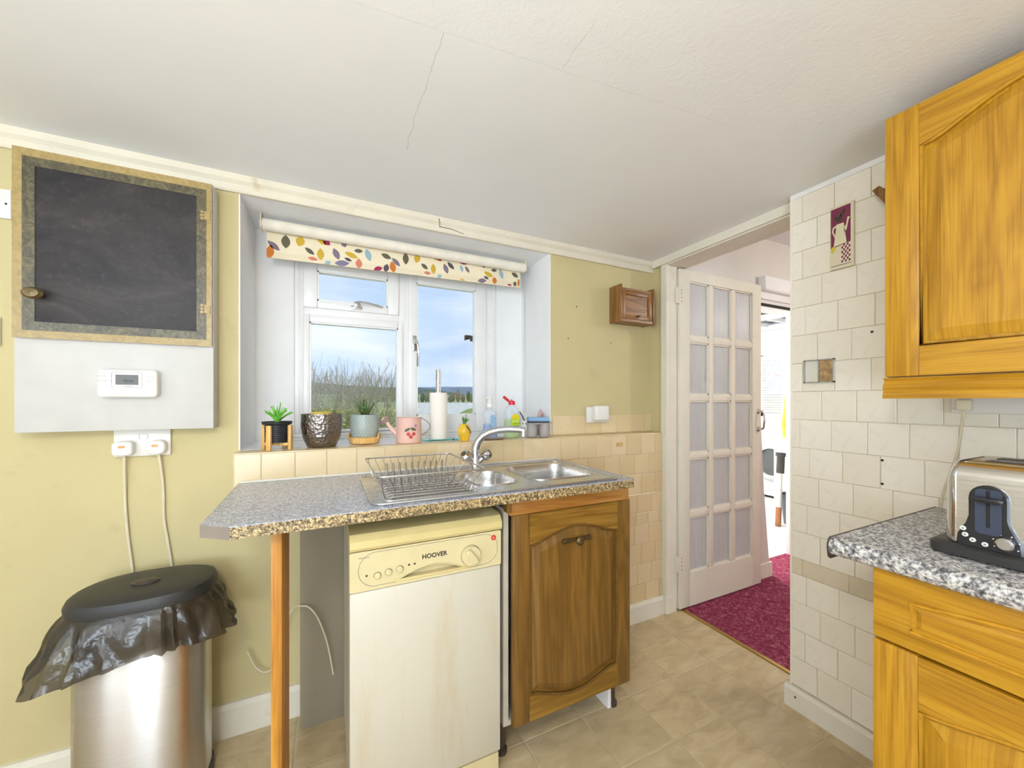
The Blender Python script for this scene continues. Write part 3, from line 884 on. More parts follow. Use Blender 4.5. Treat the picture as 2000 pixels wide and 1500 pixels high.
# mixer tap
tx, ty = 0.535, 1.452
tap = thing('mixer_tap', 'chrome mixer tap with curved swivel spout and two knob handles', 'tap', (tx, ty, ZR))
MB().lathe([(0, 0), (0.027, 0), (0.027, 0.004), (0.022, 0.010), (0.020, 0.04), (0.0175, 0.055), (0.0175, 0.075), (0, 0.075)], (tx, ty, ZR), 20).build('body', M_CHROME, tap)
sp_pts = [(0, 0, 0.07), (0.002, -0.001, 0.095), (0.010, -0.006, 0.118), (0.027, -0.014, 0.138), (0.052, -0.027, 0.153), (0.085, -0.044, 0.162), (0.120, -0.062, 0.165), (0.155, -0.081, 0.164), (0.172, -0.090, 0.160)]
MB().tube([(tx + a, ty + c, ZR + d) for a, c, d in sp_pts], 0.0180, 14, r1=0.0125).build('spout', M_CHROME, tap, smooth=60)
e = sp_pts[-1]
MB().lathe([(0, 0.012), (0.0140, 0.010), (0.0140, -0.018), (0.011, -0.022), (0, -0.022)], (tx + e[0], ty + e[1], ZR + e[2] - 0.006), 14).build('nozzle', M_CHROME, tap)
for sx in (-1, 1):
    M = Matrix.Translation((tx + sx * 0.014, ty - 0.004, ZR + 0.035)) @ Matrix.Rotation(sx * math.radians(48), 4, 'Y') @ Matrix.Rotation(math.radians(14), 4, 'X')
    h = MB(M).lathe([(0, 0), (0.012, 0), (0.011, 0.022), (0, 0.022)], seg=14).build('valve_stem', M_CHROME, tap)
    q = MB(M)
    q.lathe([(0, 0.020), (0.013, 0.020), (0.021, 0.028), (0.0225, 0.046), (0.018, 0.056), (0.0, 0.058)], seg=8)
    k = q.build('knob', M_CHROME, h, smooth=20)
    MB(M).lathe([(0, 0.057), (0.011, 0.0575), (0.010, 0.0605), (0, 0.061)], seg=12).build('knob_cap', M_OLDBRASS, h)

# wire dish rack on the drainer
rack = thing('dish_rack', 'steel wire dish drainer rack on the ribbed drainer', 'dish rack', (0.27, 1.27, ZR + 0.003))
RZ0, RZ1 = ZR + 0.016, ZR + 0.070
RX = (0.122, 0.436, 1.090, 1.475); BX = (0.150, 0.392, 1.120, 1.43)
b = MB(); b.tube([(x, y, RZ1) for x, y in rrect(*RX, 0.02, 4)], 0.0028, 6, True); b.build('rim', M_WIRE, rack, smooth=60)
def seg_pt(P, Q, t): return tuple(P[i] + (Q[i] - P[i]) * t for i in range(3))
for i in range(10):
    t = 0.10 + 0.088 * i
    xt, xb = RX[0] + (RX[1] - RX[0]) * t, BX[0] + (BX[1] - BX[0]) * t
    pts = [(xt, RX[2], RZ1), (xb, BX[2], RZ0), (xb, BX[3], RZ0), (xt, RX[3], RZ1)]
    MB().tube(pts, 0.0013, 5).build('cross_wire', M_WIRE, rack, smooth=60)
    for yb in (1.20, 1.345):
        MB().tube([(xb, yb, RZ0), (xb + 0.004, yb + 0.008, RZ0 + 0.045), (xb + 0.007, yb + 0.013, RZ0 + 0.050), (xb + 0.010, yb + 0.018, RZ0 + 0.045), (xb + 0.016, yb + 0.034, RZ0)], 0.0014, 5).build('plate_prong', M_WIRE, rack, smooth=60)
for j in range(3):
    t = 0.2 + 0.3 * j
    yt, yb = RX[2] + (RX[3] - RX[2]) * t, BX[2] + (BX[3] - BX[2]) * t
    MB().tube([(RX[0], yt, RZ1), (BX[0], yb, RZ0), (BX[1], yb, RZ0), (RX[1], yt, RZ1)], 0.0013, 5).build('side_wire', M_WIRE, rack, smooth=60)
for yb, ye in ((BX[2], RX[2]), (BX[3], RX[3])):
    pts = [(RX[0] + 0.01, ye, RZ1), (BX[0] - 0.012, yb - 0.004, RZ0 + 0.012), (BX[0] - 0.004, yb, ZR + 0.004), (BX[0] + 0.006, yb, ZR + 0.0035), (BX[0] + 0.022, yb, RZ0), (BX[1] - 0.022, yb, RZ0), (BX[1] - 0.006, yb, ZR + 0.0035), (BX[1] + 0.004, yb, ZR + 0.004), (BX[1] + 0.012, yb - 0.004, RZ0 + 0.012), (RX[1] - 0.01, ye, RZ1)]
    MB().tube(pts, 0.0017, 6).build('foot_wire', M_WIRE, rack, smooth=60)

# ------------------------------------------------------------------ cabinet doors
def arch(u0, u1, v, rise, n=18):
    """cathedral curve from u0 to u1 at height v with a central rise"""
    pts = []
    for i in range(n + 1):
        t = i / n
        s = 0.5 - 0.5 * math.cos(2 * math.pi * t)
        s = s ** 0.75
        pts.append((u0 + (u1 - u0) * t, v + rise * s))
    return pts
def cab_door(parent, M, Wd, Hd, mz, mh, top_rise=0.035, bot_rise=0.0, st=0.065, rail_t=0.075, rail_b=0.075, thick=0.020, bead_mat=None):
    """a framed door in local u (across), v (up), n (out)"""
    root = MB(M)
    root.box(0.003, Wd - 0.003, 0.003, Hd - 0.003, 0, thick * 0.45)
    d = root.build('door', mz, parent, smooth=0)
    MB(M).box(0, st, 0, Hd, 0, thick, 0.003).build('stile', mz, d)
    MB(M).box(Wd - st, Wd, 0, Hd, 0, thick, 0.003).build('stile', mz, d)
    lo = arch(st, Wd - st, Hd - rail_t - top_rise, top_rise)
    MB(M).prism(lo + [(Wd - st, Hd - 0.001), (st, Hd - 0.001)], 'z', 0, thick - 0.0008, bev=0.0).build('rail', mh, d, smooth=0)
    bt = arch(st, Wd - st, rail_b + (bot_rise if bot_rise > 0 else 0), -bot_rise) if bot_rise else [(st, rail_b), (Wd - st, rail_b)]
    MB(M).prism([(st, 0.001)] + bt + [(Wd - st, 0.001)], 'z', 0, thick - 0.0008).build('rail', mh, d, smooth=0)
    g = 0.012
    p_lo = arch(st + g, Wd - st - g, Hd - rail_t - top_rise - g, top_rise)
    p_bt = arch(st + g, Wd - st - g, rail_b + g + (bot_rise if bot_rise > 0 else 0), -bot_rise) if bot_rise else [(st + g, rail_b + g), (Wd - st - g, rail_b + g)]
    MB(M).prism(p_bt + p_lo[::-1], 'z', thick * 0.45, thick * 0.5, inset=0.026, rise=thick * 0.45).build('panel', mz, d, smooth=0)
    # moulding bead around the opening
    bead = [(a, c, thick * 0.80) for a, c in (arch(st + 0.003, Wd - st - 0.003, Hd - rail_t - top_rise - 0.003, top_rise))]
    bb = [(a, c, thick * 0.80) for a, c in (arch(st + 0.003, Wd - st - 0.003, rail_b + 0.003 + (bot_rise if bot_rise > 0 else 0), -bot_rise) if bot_rise else [(st + 0.003, rail_b + 0.003), (Wd - st - 0.003, rail_b + 0.003)])]
    MB(M).tube(bb + bead[::-1], 0.0042, 6, True).build('moulding', bead_mat or M_OAK_PLAIN, d, smooth=60)
    return d

def frame_M(o, u, n):
    u = Vector(u); n = Vector(n); v = Vector((0, 0, 1))
    m = Matrix(((u.x, v.x, n.x, o[0]), (u.y, v.y, n.y, o[1]), (u.z, v.z, n.z, o[2]), (0, 0, 0, 1)))
    return m

cab = thing('sink_cabinet', 'dark brown oak sink cabinet with an arched panel door', 'cabinet', (0.785, 1.34, 0.0))
b = MB()
b.box(0.524, 0.542, 1.155, 1.56, 0.12, 0.842); b.box(1.022, 1.040, 1.155, 1.56, 0.12, 0.885)
b.box(0.542, 1.022, 1.155, 1.56, 0.12, 0.138); b.box(0.542, 1.022, 1.545, 1.56, 0.138, 0.885)
b.build('carcass', plain('grimy_shaded_board', S(190, 182, 164), 0.6), cab, smooth=0)  # dirty white board, greyed further for the shade beside the dishwasher
MB().box(0.540, 1.045, 1.135, 1.155, 0.822, 0.886, 0.002).build('top_rail', M_RAIL_X, cab)
MB().box(0.524, 0.541, 1.125, 1.155, 0.835, 0.886, 0.002).build('end_block', M_BROWN_Z, cab)
MD = frame_M((0.549, 1.152, 0.122), (1, 0, 0), (0, -1, 0))
d = cab_door(cab, MD, 0.500, 0.700, M_BROWN_Z, M_BROWN_X, 0.045, 0.045, 0.062, 0.06, 0.042, bead_mat=M_BROWN_PLAIN)
b = MB(MD)
kb = (0.252, 0.585)
b.box(kb[0] - 0.055, kb[0] - 0.022, kb[1] - 0.008, kb[1] + 0.008, 0.014, 0.024, 0.003); b.box(kb[0] + 0.022, kb[0] + 0.055, kb[1] - 0.008, kb[1] + 0.008, 0.014, 0.024, 0.003)
for s in (-1, 1):
    b.lathe([(0, 0.012), (0.011, 0.014), (0.008, 0.026), (0, 0.027)], (kb[0] + s * 0.055, kb[1], 0), 10)
    b.lathe([(0, 0.012), (0.009, 0.014), (0.007, 0.025), (0, 0.026)], (kb[0] + s * 0.022, kb[1], 0), 10)
b.box(kb[0] - 0.024, kb[0] + 0.024, kb[1] - 0.006, kb[1] + 0.006, 0.014, 0.022, 0.002)
b.lathe([(0, 0.014), (0.008, 0.016), (0.007, 0.030), (0.0145, 0.036), (0.0155, 0.043), (0.010, 0.050), (0, 0.052)], (kb[0], kb[1], 0), 14)
b.build('knob', M_OLDBRASS, d, label='ornate antique brass knob')
for (x, y) in ((0.535, 1.20), (1.015, 1.20), (0.535, 1.52), (1.015, 1.52)):
    q = MB(); q.lathe([(0, 0), (0.022, 0), (0.022, 0.012), (0.014, 0.016), (0.014, 0.119), (0, 0.119)], (x, y, 0), 10)
    q.build('leg', M_DARKTRIM, cab)
MB().box(0.985, 1.0, 1.185, 1.50, 0.0, 0.085).build('plinth_return', M_GLOSSWHITE, cab, smooth=0)
MB().box(0.524, 0.53, 1.20, 1.5, 0.0, 0.118).build('plinth_return', M_DARKTRIM, cab, smooth=0)

# ------------------------------------------------------------------ dishwasher
dw = thing('dishwasher', 'old slimline white dishwasher with yellowed control panel', 'dishwasher', (0.279, 1.36, 0.0))
AX0, AX1, AY = 0.054, 0.504, 1.130
MB().box(AX0 + 0.003, AX1 - 0.003, AY + 0.022, 1.575, 0.03, 0.785).build('body', M_DWDOOR, dw, smooth=0)
b = MB(); b.prism([(AY - 0.004, 0.788), (AY - 0.010, 0.797), (AY - 0.008, 0.815), (AY + 0.006, 0.832), (AY + 0.03, 0.838), (1.575, 0.838), (1.575, 0.788)], 'x', AX0, AX1)
b.build('lid', M_DWLID, dw, label='yellowed rounded lid')
# the front is pierced by a real crescent-shaped grab recess with a cream tray behind it
g0, g1 = at(778, 1141, Y=AY), at(905, 1112, Y=AY)
cres = [(g0.x + (g1.x - g0.x) * i / 16, 0.690 + 0.026 * math.sin(math.pi * i / 16)) for i in range(17)]
b = MB(Matrix(((1, 0, 0, 0), (0, 0, -1, AY + 0.020), (0, 1, 0, 0), (0, 0, 0, 1))))
b.holed(rrect(AX0, AX1, 0.674, 0.784, 0.005, 3), [cres], 0.0, 0.020)
cp = b.build('control_panel', M_DWCREAM, dw)
MB().box(AX0, AX1, AY + 0.002, AY + 0.022, 0.072, 0.672, 0.005).build('door', M_DWDOOR, dw)
MB().box(AX0 + 0.006, AX1 - 0.006, AY + 0.006, AY + 0.02, 0.012, 0.066).build('plinth', M_DWCREAM, dw, smooth=0)
for x in (AX0 + 0.04, AX1 - 0.04):
    for y in (1.19, 1.53):
        MB().lathe([(0, 0), (0.016, 0), (0.014, 0.031), (0, 0.031)], (x, y, 0), 10).build('foot', M_DARK, dw)
b = MB(); b.box(AX0 + 0.002, AX1 - 0.002, AY + 0.006, AY + 0.03, 0.784, 0.789); b.box(AX0 + 0.002, AX1 - 0.002, AY + 0.006, AY + 0.02, 0.670, 0.6745)
b.build('gap_shade', M_DARK, dw, smooth=0)  # dark strips put in as shade between lid, panel and door
rotf = Matrix.Rotation(math.radians(90), 3, 'X')
PYf = AY - 0.0004
text_mesh('lettering', 'HOOVER', 0.0185, M_INK, cp, (at(849, 1084, Y=AY).x, PYf, at(849, 1084, Y=AY).z), rotf, bold=0.0004)
text_mesh('model_print', 'HDS 603 W', 0.0055, M_INKGREY, cp, (at(711, 1090, Y=AY).x, PYf, at(711, 1090, Y=AY).z), rotf)
q = MB()
ol = rrect(AX0 + 0.022, AX1 - 0.012, 0.684, 0.778, 0.046, 8)
q.tube([(a, AY - 0.0003, c) for a, c in ol], 0.0007, 4, True)
q.build('outline_groove', M_INKGREY, cp)
for (px, py) in ((737, 1124), (759, 1117), (781, 1111)):
    p = at(px, py, Y=AY)
    bt_ = MB().lathe([(0, 0), (0.0092, 0), (0.0088, -0.006), (0.006, -0.0085), (0, -0.0085)], (p.x, AY, p.z), 18, 'y').build('button', M_DWCREAM, cp)
    MB().tube([(p.x + 0.0098 * math.cos(a * math.pi / 12), AY - 0.0004, p.z + 0.0098 * math.sin(a * math.pi / 12)) for a in range(24)], 0.0006, 4, True).build('ring', M_INKGREY, bt_)
for (px, py) in ((716, 1125), (799, 1103), (810, 1101)):
    p = at(px, py, Y=AY)
    MB().lathe([(0, 0), (0.0032, 0), (0.002, -0.0012), (0, -0.0015)], (p.x, AY, p.z), 12, 'y').build('indicator', M_DARKTRIM, cp)
p = at(919, 1084, Y=AY)
dl = MB().lathe([(0, 0), (0.0305, 0), (0.0305, -0.004), (0.029, -0.012), (0.0, -0.012)], (p.x, AY, p.z), 32, 'y').build('dial', M_DWCREAM, cp)
M = Matrix.Translation((p.x, AY - 0.012, p.z)) @ Matrix.Rotation(math.radians(-38), 4, 'Y')
MB(M).prism(rrect(-0.009, 0.009, -0.026, 0.026, 0.0085), 'y', 0.0, -0.010, inset=0.003, rise=0.002).build('dial_grip', M_DWCREAM, dl)
MB().tube([(p.x + 0.0312 * math.cos(a * math.pi / 16), AY - 0.0004, p.z + 0.0312 * math.sin(a * math.pi / 16)) for a in range(32)], 0.0007, 4, True).build('ring', M_INKGREY, dl)
p = at(964, 1050, Y=AY)
bd = MB().lathe([(0, 0), (0.0085, 0), (0.008, -0.0012), (0, -0.0012)], (p.x, AY, p.z), 20, 'y').build('badge', M_RED, cp, label='round red badge')
text_mesh('badge_mark', 'h', 0.013, M_DWCREAM, bd, (p.x, AY - 0.0014, p.z), rotf)
MB().box(g0.x - 0.01, g1.x + 0.01, AY + 0.0202, AY + 0.0218, 0.680, 0.722).build('grip_tray', M_DWCREAM, cp, smooth=0)
MB().tube([(a, AY - 0.001, c) for a, c in cres], 0.0022, 6).build('grip_lip', M_DWCREAM, cp, smooth=60)
MB().box(g0.x - 0.01, g1.x + 0.02, AY - 0.003, AY + 0.002, 0.6835, 0.6905, 0.002).build('grip_bar', M_DWLID, cp)

# ================================================================== WALL BOX WITH CHALKBOARD
BX0, BX1, BY = -0.815, -0.350, 1.620
M_BOARDWHITE = plain('white_board', S(203, 201, 196), 0.5, var=0.03, bump=0.05)
t = NT('chalkboard')
smear = t.noise(3.2, 7, 0.68, t.mapped((1, 1, 1.6)), 1.2)
fine = t.noise(60, 3, 0.7)
c = t.ramp(smear, [(0.34, S(44, 42, 46)), (0.55, S(62, 58, 58)), (0.75, S(86, 80, 78))])
c = t.mix(t.ramp(fine, [(0.55, (0, 0, 0)), (0.8, (0.25, 0.25, 0.25))]), c, S(110, 104, 102))
M_CHALK = t.bsdf(c, 0.55, 0, None, 0.35)
t = NT('brown_parcel_tape')
c = t.ramp(t.noise(14, 5, 0.7, t.mapped((3, 1, 3)), 1.5), [(0.36, S(156, 134, 84)), (0.6, S(178, 154, 100))])
M_TAPE = t.bsdf(c, 0.3, 0, None, 0.6)
t = NT('olive_tape_over_frame')
c = t.ramp(t.noise(34, 5, 0.72, None, 2.0), [(0.38, S(70, 66, 54)), (0.55, S(104, 96, 70)), (0.7, S(124, 114, 82))])
M_OLIVE = t.bsdf(c, 0.3, 0, None, 0.6)
wb = thing('boxed_in_cupboard', 'white boxed in wall cupboard with a chalkboard door', 'cupboard', (-0.58, 1.687, 1.107))
b = MB(); b.box(BX0, BX1, BY, YW - 0.001, 1.107, 1.934, 0.002)
b.build('casing', M_BOARDWHITE, wb)
def rect_frame(x0, x1, z0, z1, t, ya, yb, name, mat, parent):
    for (a0, a1, c0, c1) in ((x0, x0 + t, z0, z1), (x1 - t, x1, z0, z1), (x0 + t, x1 - t, z0, z0 + t), (x0 + t, x1 - t, z1 - t, z1)):
        MB().box(a0, a1, ya, yb, c0, c1).build(name, mat, parent, smooth=0)
cd = MB().box(-0.792, -0.366, BY - 0.012, BY - 0.0005, 1.405, 1.909, 0.001).build('door', M_CHALK, wb, label='chalk smeared blackboard')
rect_frame(-0.813, -0.352, 1.383, 1.932, 0.026, BY - 0.0128, BY - 0.0121, 'parcel_tape', M_TAPE, cd)
rect_frame(-0.793, -0.367, 1.405, 1.909, 0.026, BY - 0.0136, BY - 0.0129, 'border_tape', M_OLIVE, cd)
b = MB(); b.lathe([(0, 0), (0.010, 0), (0.009, -0.012), (0.020, -0.020), (0.023, -0.030), (0.016, -0.038), (0, -0.040)], (-0.758, BY - 0.0135, 1.508), 16, 'y', 1.0, 0.75)
b.build('knob', M_OLDBRASS, cd, label='oval antique brass knob')
for z in (1.822, 1.508):
    b = MB()
    b.box(-0.372, -0.356, BY - 0.016, BY - 0.0136, z - 0.014, z + 0.014)
    for k in range(3): b.lathe([(0, 0), (0.006, 0), (0.005, -0.002), (0, -0.002)], (-0.378, BY - 0.0137, z + (k - 1) * 0.011), 8, 'y')
    b.build('hinge', M_TAPE, cd)

pr = thing('heating_programmer', 'white heating programmer with a small grey display', 'programmer', (-0.558, BY, 1.208))
pp = rrect(-0.628, -0.490, 1.213, 1.296, 0.010)
pp = [(a, c - (0.004 * (1 - ((a + 0.559) / 0.069) ** 2) if c < 1.24 else 0)) for a, c in pp]
MB().prism(pp, 'y', BY - 0.001, BY - 0.026, inset=0.004, rise=0.003).build('case', M_WHITEPL, pr)
M_LCD = plain('lcd_grey', S(98, 100, 98), 0.25, var=0.04)
sc_ = MB().box(-0.587, -0.534, BY - 0.0300, BY - 0.0285, 1.250, 1.281).build('display', M_LCD, pr, smooth=0)
text_mesh('digits', '12:16', 0.011, M_INK, sc_, (-0.558, BY - 0.0302, 1.262), rotf)
text_mesh('print', 'Honeywell', 0.0045, M_INKGREY, pr, (-0.559, BY - 0.0292, 1.245), rotf)
q = MB(); q.tube([(a, BY - 0.0291, c) for a, c in rrect(-0.596, -0.525, 1.241, 1.289, 0.004, 3)], 0.0005, 4, True); q.build('outline', M_INKGREY, pr)
for x in (-0.6, -0.521):
    for z in (1.262, 1.276):
        q = MB(); q.lathe([(0, 0), (0.0042, 0), (0.0038, -0.0015), (0, -0.002)], (x, BY - 0.0289, z), 10, 'y'); q.build('button', M_WHITEPL, pr)
        MB().box(x + (-0.028 if x < -0.55 else 0.006), x + (-0.006 if x < -0.55 else 0.026), BY - 0.0293, BY - 0.0288, z - 0.0006, z + 0.0006).build('print_line', M_INKGREY, pr, smooth=0)

# twin socket, plugs and their cables
so = thing('double_socket', 'white double socket under the boxed in cupboard', 'socket', (-0.552, YW, 1.017))
MB().box(-0.624, -0.480, YW - 0.010, YW - 0.0005, 1.017, 1.106, 0.003).build('face_plate', M_WHITEPL, so)
for x in (-0.566, -0.545):
    MB().box(x - 0.006, x + 0.006, YW - 0.013, YW - 0.0095, 1.072, 1.090, 0.001).build('rocker', M_WHITEPL, so)
def cable(name, pts, r, label, mat=M_CABLE, n=8):
    P = [Vector(p) for p in pts]
    out_ = []
    for i in range(len(P) - 1):
        p0, p1, p2, p3 = P[max(i - 1, 0)], P[i], P[i + 1], P[min(i + 2, len(P) - 1)]
        for k in range(n):
            t_ = k / n
            out_.append(0.5 * ((2 * p1) + (p2 - p0) * t_ + (2 * p0 - 5 * p1 + 4 * p2 - p3) * t_ ** 2 + (3 * p1 - p0 - 3 * p2 + p3) * t_ ** 3))
    out_.append(P[-1])
    return MB().tube(out_, r, 7).build(name, mat, smooth=60, label=label, cat='cable') if label else MB().tube(out_, r, 7)
for x, zc, lab in ((-0.594, 1.047, 'white plug with a long cable in the left socket'), (-0.512, 1.047, 'white plug with an orange label in the right socket')):
    pg = thing('plug', lab, 'plug', (x, YW - 0.01, 1.02), 'plugs in the double socket')
    MB().prism(rrect(x - 0.025, x + 0.025, zc - 0.024, zc + 0.022, 0.012 if x < -0.55 else 0.017), 'y', YW - 0.0105, YW - 0.036, inset=0.004, rise=0.004).build('body', M_WHITEPL, pg)
    MB().prism(rrect(x - 0.009, x + 0.009, zc + 0.001, zc + 0.009, 0.0035), 'y', YW - 0.0398, YW - 0.0403).build('sticker', plain('orange_label', S(214, 160, 100), 0.5), pg)
    if x > -0.55: MB().box(x - 0.014, x + 0.008, YW - 0.0404, YW - 0.0398, zc - 0.016, zc - 0.006).build('sticker', plain('white_label', S(236, 220, 206), 0.5), pg, smooth=0)
    if x < -0.55:
        P = [(x, YW - 0.02, zc - 0.022), (x - 0.002, YW - 0.012, 0.95), (x - 0.002, YW - 0.007, 0.86), (x + 0.004, YW - 0.007, 0.76), (x + 0.018, YW - 0.007, 0.60), (x + 0.02, YW - 0.02, 0.42), (x + 0.02, YW - 0.03, 0.12)]
    else:
        P = [(x + 0.004, YW - 0.02, zc - 0.022), (x + 0.008, YW - 0.012, 0.97), (x + 0.012, YW - 0.007, 0.90), (x + 0.014, YW - 0.007, 0.80), (x + 0.024, YW - 0.007, 0.72), (x + 0.036, YW - 0.007, 0.60), (x + 0.04, YW - 0.02, 0.4), (x + 0.04, YW - 0.03, 0.12)]
    cm = cable('cord', P, 0.0042, None)
    cm.build('cord', M_CABLE, pg, smooth=60)
cable('loose_cable', [(-0.26, YW - 0.03, 0.30), (-0.235, YW - 0.03, 0.235), (-0.205, YW - 0.028, 0.205), (-0.175, YW - 0.028, 0.22), (-0.155, YW - 0.026, 0.29), (-0.14, YW - 0.026, 0.37), (-0.112, 1.63, 0.435), (-0.088, 1.578, 0.46), (-0.06, 1.575, 0.45), (-0.03, 1.575, 0.40), (0.0, 1.578, 0.30), (0.02, 1.578, 0.18)], 0.003, 'thin white cable looping along the wall under the worktop', M_CABLE)

# switch plates at the left edge
for nm, x1, z0, z1, lab in (('light_switch', -0.850, 1.742, 1.828, 'white light switch beside the chalkboard cupboard'), ('switch_plate', -0.8735, 1.362, 1.448, 'white switch plate lower down at the left edge')):
    s_ = thing(nm, lab, 'switch', (x1 - 0.043, YW, z0))
    MB().box(x1 - 0.086, x1, YW - 0.010, YW - 0.0005, z0, z1, 0.002).build('face_plate', M_WHITEPL, s_)
    MB().box(x1 - 0.058, x1 - 0.022, YW - 0.014, YW - 0.0095, (z0 + z1) / 2 - 0.016, (z0 + z1) / 2 + 0.016, 0.002).build('rocker', M_WHITEPL, s_)
    for xx in (x1 - 0.010, x1 - 0.076):
        MB().lathe([(0, 0), (0.003, 0), (0.002, -0.001), (0, -0.001)], (xx, YW - 0.010, (z0 + z1) / 2), 8, 'y').build('screw', M_DARK, s_)

# ================================================================== WASTE BIN
bx, by, LZ = -0.493, 1.530, 0.652
bn = thing('pedal_bin', 'brushed steel oval bin with a black lid under the sockets', 'bin', (bx, by, 0))
def oval(rx, ry, z, n=48, p=2.5):
    return [(bx + rx * math.copysign(abs(math.cos(a)) ** (2 / p), math.cos(a)), by + ry * math.copysign(abs(math.sin(a)) ** (2 / p), math.sin(a)), z) for a in (2 * math.pi * i / n for i in range(n))]
b = MB(); b.loft([oval(0.154, 0.112, 0.03), oval(0.154, 0.112, 0.585), oval(0.150, 0.108, 0.59)])
b.build('body', M_BINSTEEL, bn, smooth=50)
b = MB(); b.loft([oval(0.152, 0.110, 0.0), oval(0.160, 0.118, 0.004), oval(0.160, 0.118, 0.035), oval(0.153, 0.111, 0.040)])
b.build('base', M_BLACKPLASTIC, bn, smooth=50)
b = MB(); b.loft([oval(0.158, 0.116, LZ - 0.050), oval(0.168, 0.124, LZ - 0.045), oval(0.170, 0.126, LZ - 0.022), oval(0.164, 0.120, LZ - 0.008), oval(0.148, 0.106, LZ - 0.001), oval(0.09, 0.06, LZ + 0.002), oval(0.02, 0.015, LZ + 0.003)])
ld = b.build('lid', M_BLACKPLASTIC, bn, smooth=40)
b = MB(); b.lathe([(0, 0), (0.033, 0), (0.033, 0.005), (0.026, 0.008), (0, 0.0085)], (bx + 0.000, by - 0.012, LZ + 0.002), 22, 'z', 1.0, 0.6)
b.build('lid_button', M_DARKTRIM, ld, label='brown oval lid button')
# the liner: crumpled skirt pulled out under the lid
b = MB()
NS = 170
prof_t = [0.0, 0.08, 0.17, 0.27, 0.38, 0.50, 0.62, 0.75, 0.88, 1.0]
rings = []
for j, tt in enumerate(prof_t):
    ring = []
    for i in range(NS):
        a = 2 * math.pi * i / NS
        ca, sa = math.cos(a), math.sin(a)
        ex = math.copysign(abs(ca) ** 0.8, ca); ey = math.copysign(abs(sa) ** 0.8, sa)
        left = max(0.0, math.cos(a - math.radians(208))) ** 3.0
        right = max(0.0, math.cos(a - math.radians(-15))) ** 6
        front = max(0.0, -sa)
        back = max(0.0, sa)
        spread = 0.006 + 0.048 * left + 0.050 * right + 0.020 * front
        drop = 0.085 + 0.060 * left + 0.030 * front + 0.030 * right - 0.02 * back
        wr = 0.009 * mnoise.noise((ca * 13, sa * 13, tt * 5.0)) + 0.008 * math.sin(a * 17 + 2.2 * mnoise.noise((ca * 2, sa * 2, 0.3)) * 3) + 0.014 * mnoise.noise((ca * 5, sa * 5, tt * 3.0))
        out_r = spread * (tt ** 0.75) + wr * (0.25 + 0.75 * tt) * (1 if tt > 0.05 else 0)
        z = LZ - 0.040 - drop * tt ** 1.1 + 0.010 * mnoise.noise((ca * 4 + 7, sa * 4, tt * 4)) * tt
        y = by + ey * (0.124 + out_r)
        x = bx + ex * (0.168 + out_r)
        y = min(y, YW - 0.012)
        ring.append((x, y, z))
    rings.append(ring)
b.loft(rings, False, False)
bm_l = b.build('bin_liner', M_BAG, bn, smooth=32, label='crumpled dark bin liner hanging out')

# ================================================================== RIGHT-HAND UNITS
ZG, GX, GY = 0.880, 1.055, 0.490
gw = thing('granite_worktop', 'granite effect worktop under the toaster', 'worktop', (1.355, -0.25, ZG - 0.04))
def bull(x_in):
    return [(x_in, ZG - 0.04), (GX + 0.012, ZG - 0.04), (GX + 0.004, ZG - 0.034), (GX, ZG - 0.022), (GX + 0.001, ZG - 0.012), (GX + 0.006, ZG - 0.004), (GX + 0.014, ZG), (x_in, ZG)]
b = MB(); b.prism(bull(XP - 0.001), 'y', -1.4, GY - 0.003); b.build('top', M_GRANITE, gw, smooth=40)
b = MB(); b.prism([(a - (0.0015 if a < 1.1 else 0), c + (0.001 if c > ZG - 0.01 else (-0.010 if c < ZG - 0.03 else 0))) for a, c in bull(XP - 0.001)], 'y', GY - 0.003, GY); b.build('end_trim', M_DARKTRIM, gw, smooth=0, label='dark brown end trim')

def base_unit(y0, y1, label):
    u = thing('base_cabinet', label, 'cabinet', (1.36, (y0 + y1) / 2, 0.0), 'golden oak base cabinets')
    FX = 1.100
    b = MB(); b.box(FX, XP - 0.022, y0 + 0.001, y1 - 0.001, 0.10, ZG - 0.041)
    b.build('carcass', M_OAK_Z, u, smooth=0)
    MB().box(FX + 0.05, FX + 0.066, y0, y1, 0.0, 0.099).build('plinth', M_OAK_Y, u, smooth=0)
    Wd = y1 - y0 - 0.004
    # drawer front: local u runs from y1 towards the camera
    M = frame_M((FX, y1 - 0.002, 0.686), (0, -1, 0), (-1, 0, 0))
    dr = MB(M); dr.box(0, Wd, 0, 0.152, 0, 0.020, 0.004); dr = dr.build('drawer', M_OAK_Y, u)
    u0, u1, v0, v1 = 0.062, Wd - 0.062, 0.040, 0.098
    up = [(u0, v0), (u1, v0), (u1, v1)]
    wavy = arch(u0, u1, v1, 0.020, 20)
    loop = [(u0, v0), (u1, v0)] + wavy[::-1]
    MB(M).tube([(a, c, 0.0195) for a, c in loop], 0.0045, 6, True).build('groove', M_OAK_PLAIN, dr, smooth=60)
    MB(M).prism([(u0 + 0.008, v0 + 0.008), (u1 - 0.008, v0 + 0.008)] + arch(u0 + 0.008, u1 - 0.008, v1 - 0.008, 0.020, 20)[::-1], 'z', 0.0195, 0.0205, inset=0.008, rise=0.003).build('panel', M_OAK_Y, dr, smooth=0)
    M2 = frame_M((FX, y1 - 0.002, 0.115), (0, -1, 0), (-1, 0, 0))
    cab_door(u, M2, Wd, 0.566, M_OAK_Z, M_OAK_Y, 0.035, 0.0, 0.072, 0.075, 0.075)
    return u
base_unit(-0.082, 0.418, 'golden oak base cabinet with a drawer, nearest the doorway')
base_unit(-0.585, -0.085, 'golden oak base cabinet with a drawer, behind the nearest one')

